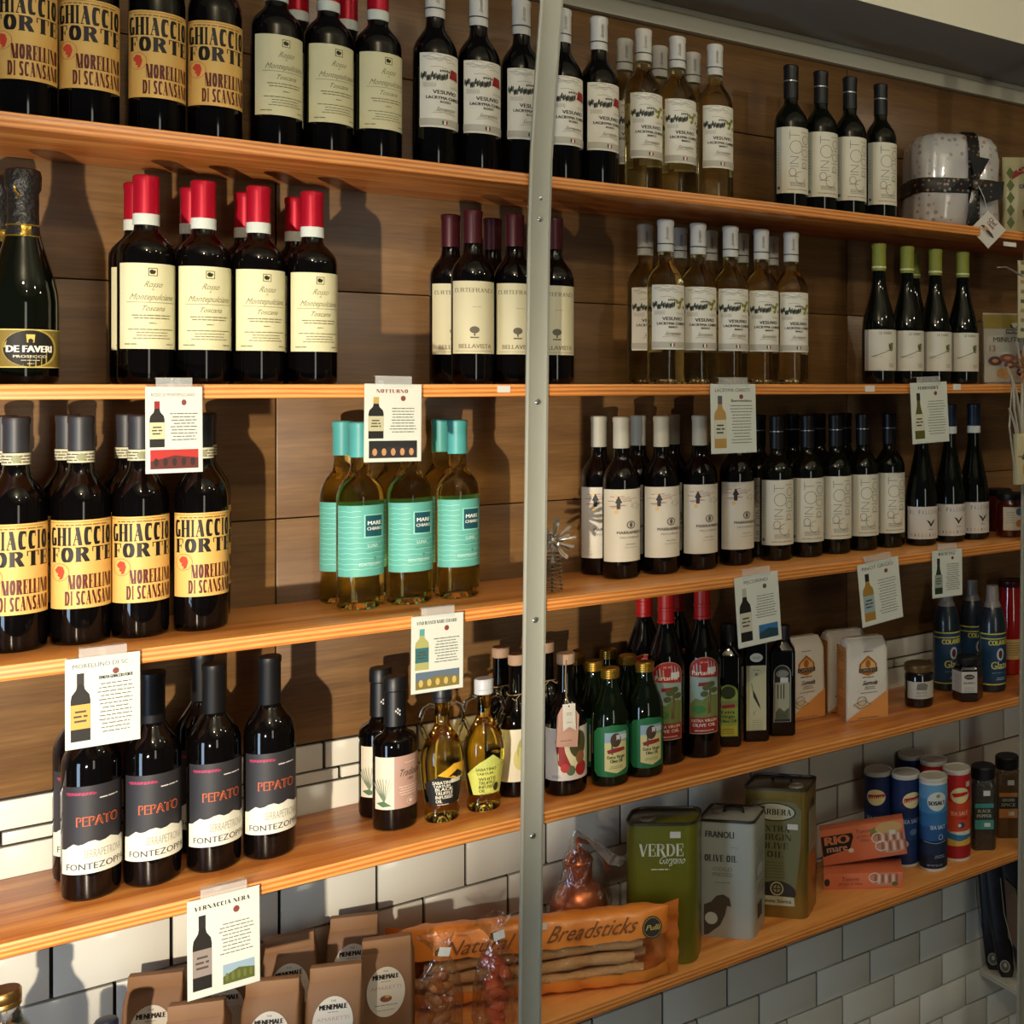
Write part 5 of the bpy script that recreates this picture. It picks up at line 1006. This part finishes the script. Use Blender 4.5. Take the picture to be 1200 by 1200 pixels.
# kraft bags
KR = M('brown_kraft_paper', '#7a5638', .65, bump=.35, bscale=30); KR2 = M('kraft_fold', '#866140', .65, bump=.3, bscale=30)
def kraft():
    t = thing('kraft_bag', 'x', 'bag'); w_, d, h = .078, .050, .190
    link('paper_bag', loft(rings_rr([(w_, d, .004, 0), (w_ * 1.0, d, .004, .01), (w_ * 1.02, d * 1.0, .006, .08), (w_ * 1.0, d * 1.0, .004, .152), (w_ * .94, d * .25, .002, .174), (w_ * .94, d * .16, .002, .178)], 3)), KR, t, ang=40)
    b = bmesh.new(); box(b, -w_ * .47, w_ * .47, -.012, .003, .158, h - .001, .0015); link('folded_top', b, KR2, t)
    p = Print(); p.ell(0, .109, .0285, .041, '#cfc8bb', 40); p.text('THE', 0, .1415, .003, '#3b332c'); p.text('MENEMALE', 0, .130, .0078, '#26201c', .038, bold=.0007); p.greek(0, .1255, .02, 1, .003, .0009, '#6b625a'); p.text('AMARETTI', 0, .113, .0055, '#b58f94', .046); p.ell(0, .098, .009, .0055, '#7a4630', 14); p.ell(.002, .101, .004, .002, '#c29a5c', 10); p.greek(0, .087, .044, 1, .003, .0013, '#6f6a8c'); p.greek(0, .079, .034, 1, .003, .0011, '#8c8580')
    def fn(x, y, hh):
        return Vector((x, -d / 2 - .0012 - hh, y))
    p.build('label', t, fn=fn)
    p = Print(); p.rect(-.011, .012, .022, .026, '#b8743a'); p.build('window', t, fn=fn); return t
kb = kraft(); KB = [(177, .190, -20, 'kraft paper bag with oval label, leftmost, against the tiles'), (231, .048, -24, 'kraft paper bag under the hanging card, only its top in view'), (317, .060, -24, 'kraft paper bag with oval label, front, right of the hanging card'), (344, .190, -18, 'kraft paper bag behind, oval label in blue shade, against the tiles'),
      (409, .200, -18, 'kraft paper bag at the back with its oval label half covered'), (390, .040, -22, 'kraft paper bag in the middle front with the brightest oval label'), (455, .088, -22, 'kraft paper bag at the right end with narrow oval label'), (262, .178, -20, 'kraft paper bag behind the hanging card')]
for i, (px, Y, rz, lb) in enumerate(KB):
    o = kb if i == 0 else copy_tree(kb); o.location = (X(px, Y), Y, ZE); o.rotation_euler = (R(rnd.uniform(-1.5, 1.5)), R(rnd.uniform(-2, 3)), R(rz)); tag(o, lb, 'bag', 'kraft paper bags with oval labels')
# cellophane sweets bags
TOFF = M('toffee_biscuit', '#a5602c', .5, bump=.5, bscale=90); TOF2 = M('orange_biscuit', '#c0562c', .45)
for i, (px, Y, m1, lb) in enumerate(((516, .034, TOFF, 'clear cellophane bag of brown biscuits tied at top, left one'), (580, .034, TOF2, 'clear cellophane bag of orange biscuits tied at top, beside the upright'))):
    t = thing('cellophane_bag', lb, 'bag', (X(px, Y), Y, ZE), R(-10), 'tied cellophane bags')
    link('cellophane', crumple([(.028, .002, 0), (.034, .03, 0), (.035, .08, 0), (.030, .120, 0), (.017, .146, 0), (.007, .158, 0), (.018, .176, -.002), (.030, .190, -.004)], 21 + i, .13), FILM, t, smooth=False)
    q = random.Random(30 + i)
    for k in range(14):
        b = bmesh.new(); r_ = bmesh.ops.create_icosphere(b, subdivisions=2, radius=1); a = q.uniform(0, 6.28); rad = q.uniform(.003, .017)
        for v in b.verts: v.co = Vector((v.co.x * .016, v.co.y * .013, v.co.z * .009)) * (1 + .12 * sin(v.co.x * 5 + k))
        o = link('biscuit', b, m1, t); o.location = (rad * cos(a), rad * .75 * sin(a), .014 + k * .0078); o.rotation_euler = (q.uniform(0, 1), q.uniform(0, 1), q.uniform(0, 3))
    b = bmesh.new(); box(b, -.010, .008, -.0005, .0005, -.006, .008); o = link('paper_tag', b, STK, t, smooth=False); o.location = (.004, -.020, .166); o.rotation_euler = (0, R(14 if i == 0 else -8), 0)
    link('tie', lathe([(.0075, .155), (.0085, .156), (.0085, .161), (.0075, .162)], 16), GOLD, t)
# bottom left jars
t = thing('oil_bottle', 'clear bottle with gold screw cap at the lower left corner', 'bottle', (X(8, .065), .065, ZE))
link('glass_body', lathe([(0, .004), (.03, 0), (.035, .006), (.035, .19), (.030, .215), (.0205, .232), (.0175, .245), (.0175, .262), (0, .263)], 36), CLEAR, t); link('contents', lathe([(0, .008), (.031, .008), (.031, .19), (.026, .21), (0, .211)], 30), M('dark_herbs', '#1e2418', .6), t)
link('screw_cap', lathe([(.0180, .250), (.0195, .251), (.0195, .257), (.0188, .258), (.0195, .259), (.0195, .270), (.0175, .273), (0, .273)], 30), M('brass_cap', '#a07c44', .3, metal=.9), t)
for px, lb in ((77, 'dark-capped bottle top at the bottom edge, left one'), (114, 'dark-capped bottle top at the bottom edge, nearer the kraft bags')):
    t = thing('small_bottle', lb, 'bottle', (X(px, .05), .05, ZE)); link('glass_body', lathe([(0, .003), (.022, 0), (.026, .005), (.026, .12), (.018, .145), (.013, .155), (0, .16)], 30), DARK, t); link('cap', lathe([(.0145, .150), (.0155, .151), (.0150, .196), (.0125, .2), (0, .201)], 28), M('dark_blue_cap', '#1e2438', .35), t)
# glass star ornament
t = thing('glass_star_ornament', 'spiky glass star ornament on a coiled stand behind the central upright', 'ornament', (X(647, .060), .060, ZC)); zc = Z(647, 634, .06) - ZC
SG_ = M('silvered_glass', '#b9b2a4', .12, metal=.6, coat=1); link('core', lathe([(0, zc - .010), (.008, zc - .006), (.011, zc), (.008, zc + .006), (0, zc + .010)], 16), SG_, t)
b = bmesh.new(); tube(b, [((.020 - .006 * (k / 90)) * cos(k * .7), (.020 - .006 * (k / 90)) * sin(k * .7), .003 + k * (zc - .02) / 90) for k in range(91)], .0012, 5); tube(b, [(0, 0, 0.0), (0, 0, zc)], .002, 6); link('coiled_stand', b, M('silver_wire', '#8f8a7c', .25, metal=.9), t)
mesh_sp = None; GAn = pi * (3 - sqrt(5))
for k in range(30):
    yy = 1 - 2 * (k + .5) / 30; rad = sqrt(1 - yy * yy); d = Vector((rad * cos(GAn * k), rad * sin(GAn * k), yy))
    if mesh_sp is None: b = lathe([(0, .006), (.0022, .010), (.0026, .028), (.0038, .034), (.0034, .040), (0, .043)], 8); o = link('spike', b, SG_, t); mesh_sp = o.data
    else: o = bpy.data.objects.new('spike', mesh_sp); C.objects.link(o); o.parent = t
    o.location = (0, 0, zc); o.rotation_euler = d.to_track_quat('Z', 'Y').to_euler()
# ------------------------------------------------------------------ price cards
CARD = M('laminated_card', '#cdd2c8', .3, coat=.4)
def card(px0, py0, px1, py1, title, tcol, bot, photo, lb, tilt=0, sub=None, shelf=None, w_bottle=.15):
    Y = -.006; x0, x1 = X(px0, Y), X(px1, Y); w_ = x1 - x0; xm = (px0 + px1) / 2; zt = Z(xm, py0, Y); h = zt - Z(xm, py1, Y)
    t = thing('price_card', lb, 'card', ((x0 + x1) / 2, Y, zt), 0, 'wine description cards on the shelf edges'); t.rotation_euler = (R(-2), R(tilt), 0)
    b = bmesh.new(); box(b, -w_ / 2, w_ / 2, -.0008, .0002, -h, 0, .0003); link('card', b, CARD, t, smooth=False)
    b = bmesh.new(); box(b, -w_ * .32, w_ * .32, -.0018, -.0009, -.006, .012, .0003); box(b, -w_ * .32, w_ * .32, -.0018, .012, .0116, .0125, .0002); link('clear_clip', b, M('clear_plastic_clip', '#e8ece8', .15, alpha=.25, coat=1), t)
    p = Print(); u = w_
    p.rect(-u / 2 + .001, -h + .001, u - .002, h - .002, '#cfd2c6')
    (p.dido if all(c in DG for c in title) else p.text)(title, -.02 * u, -.115 * h, .066 * u, tcol, u * (.76 if len(title) > 9 else .55))
    # drawn bottle
    cx = -.30 * u; bw = .130 * u; z0, z1 = -.92 * h if not photo or photo[0] != 'wide' else -.70 * h, -.17 * h; bh = z1 - z0
    prof = [(1, 0), (1, .60), (.9, .68), (.45, .76), (.36, .82), (.36, 1)] if bot[3] == 'b' else [(1, 0), (1, .38), (.75, .52), (.4, .70), (.33, .80), (.33, 1)]
    p.poly([(cx + a * bw, z0 + k * bh) for a, k in prof] + [(cx - a * bw, z0 + k * bh) for a, k in reversed(prof)], bot[0])
    p.rect(cx - bw * .37, z0 + bh * .84, bw * .74, bh * .16, bot[1]); p.rect(cx - bw * .98, z0 + bh * .18, bw * 1.96, bh * .36, bot[2]); p.greek(cx, z0 + bh * .42, bw * 1.5, 3, bh * .07, bh * .03, '#4a4036')
    if sub: p.text(sub, .17 * u, -.26 * h, .05 * u, '#1e1c1a', .46 * u, bold=.0003)
    p.ell(.17 * u, -.185 * h, .045 * u, .035 * h, '#7a3a34' if tcol != '#23221e' else '#55524a', 12)
    zb_ = -.66 * h if photo else -.90 * h; n = 9 if photo else 13; p.greek(.17 * u, -.32 * h, .50 * u, n, (-.32 * h - zb_) / n, .0013, '#55544c', seed=len(title))
    if photo:
        x_, w2 = (-.42 * u, .84 * u) if photo[0] == 'wide' else (-.02 * u, .44 * u); zc0, zc1 = (-.95 * h, -.73 * h) if photo[0] == 'wide' else (-.93 * h, -.73 * h)
        p.rect(x_, zc0, w2, zc1 - zc0, photo[1]); p.poly([(x_, zc0), (x_ + w2, zc0), (x_ + w2, zc0 + (zc1 - zc0) * .55), (x_ + w2 * .5, zc0 + (zc1 - zc0) * .7), (x_, zc0 + (zc1 - zc0) * .4)], photo[2])
        for k in range(5): p.ell(x_ + w2 * (.12 + .19 * k), zc0 + (zc1 - zc0) * .35, w2 * .05, (zc1 - zc0) * .22, photo[3], 10)
    p.build('card_print', t, fn=front(.0010)); return t
card(170, 453, 237, 554, 'ROSSO DI MONTEPULCIANO', '#4a4540', ('#17120f', '#8c1d22', '#c9c49a', 'b'), ('wide', '#b02a24', '#5a1f1c', '#2a1512'), 'price card with red cellar photo hanging below the red-capped bottles')
card(427, 450, 494, 541, 'NOTTURNO', '#8a2a22', ('#17130f', '#b59a50', '#b9b592', 'b'), ('wide', '#1b1a1c', '#2a2226', '#b98a5c'), 'price card with dark photo above the turquoise bottles', tilt=1)
card(76, 768, 164, 872, 'MORELLINO DI SC.', '#2c2a26', ('#17130f', '#2c2622', '#cfa04c', 'b'), None, 'large price card with yellow-labelled bottle picture, at the left', sub='TENUTA GHIACCIO FORTE')
card(832, 450, 885, 531, 'LACRYMA CHRISTI', '#1e1c1a', ('#b08a4a', '#55595a', '#c9c9b4', 'b'), None, 'price card with golden bottle picture, right of the central upright', sub='Sorrentino')
card(1066, 448, 1109, 519, 'FERRANDES', '#1e1c1a', ('#55521e', '#26282a', '#c9c9b4', 's'), None, 'narrow price card with slim sloping bottle below green-capped bottles', tilt=-2)
card(860, 673, 911, 755, 'PECORINO', '#23221e', ('#17130f', '#aeaa98', '#c2beaa', 'b'), ('side', '#2d6a9c', '#1f3a44', '#27424c'), 'price card with blue landscape photo below the grey-labelled bottles', tilt=-3)
card(1004, 657, 1052, 730, 'PINOT GRIGIO', '#1e1c1a', ('#a0782e', '#1e1c1a', '#8fa5a5', 'b'), None, 'tilted price card with gold bottle and blue medal picture', tilt=-5)
card(1092, 644, 1127, 699, 'RIESLING', '#4a4f44', ('#1d2f1c', '#26282a', '#8e9a8c', 's'), None, 'small price card with green bottle above the blue squeeze bottles', tilt=1)
card(482, 720, 543, 809, 'VINO BIANCO MARE CHIARO', '#3a3a38', ('#a5a263', '#4f9a92', '#2c6468', 'b'), ('wide', '#5a6a7a', '#7a6a30', '#c0a860'), 'price card with coast photo above the two-handled oil bottles', tilt=1)
card(219, 1047, 304, 1160, 'VERNACCIA NERA', '#2c2a26', ('#17130f', '#1d191a', '#8c7f78', 'b'), ('side', '#8fa5b5', '#4f5a22', '#6b6a30'), 'price card with vineyard photo hanging in front of kraft bags')
# small price stickers
for px0, px1, py0, py1, lb in ((583, 598, 452, 460, 'tiny white price sticker on second shelf edge, left of central upright'), (1014, 1025, 452, 459, 'tiny white price sticker on second shelf edge below green-capped bottles'), (1117, 1126, 450, 457, 'tiny white price sticker on second shelf edge, right of narrow price card'), (1176, 1191, 283, 288, 'tiny white price sticker under topmost shelf, near right upright')):
    Y = -.001; b = bmesh.new(); box(b, X(px0, Y), X(px1, Y), -.0012, 0, Z(px0, py1, Y), Z(px0, py0, Y), .0002); p = Print(); o = link('price_sticker', b, STK, smooth=False); tag(o, lb, 'sticker', 'price stickers on shelf edges')
# ------------------------------------------------------------------ make sure no two bottles touch
RAD = {'wine_bottle': .0367, 'white_wine_bottle': .0367, 'sparkling_wine_bottle': .0405}
rb = []
for o in C.objects:
    if o.parent is None and o.type == 'EMPTY' and o.get('category') in ('bottle', 'canister', 'jar'):
        g = [c_ for c_ in o.children if c_.name.split('.')[0] in ('glass_body', 'tube', 'glass_jar', 'clear_jar', 'body')]
        if g:
            m_ = g[0].data; ds = [v.co for v in m_.vertices]; rad = max(max(abs(v.x) for v in ds), max(abs(v.y) for v in ds)) * (1.035 if o['category'] == 'canister' else 1)
            if 'square' in o.name or 'spice' in o.name: rad *= 1.18
            rb.append([o, rad])
for it in range(60):
    mv = False
    for i in range(len(rb)):
        for j in range(i + 1, len(rb)):
            a, ra = rb[i]; c_, rc = rb[j]
            if abs(a.location.z - c_.location.z) > .05: continue
            d = c_.location - a.location; d.z = 0; need = ra + rc + .0008
            if d.length < need:
                push = d.normalized() * ((need - d.length) / 2 + 1e-4); a.location -= push; c_.location += push; mv = True
    for o, r_ in rb: o.location.y = min(max(o.location.y, r_ + .004), WALL - .006 - r_)
    if not mv: break
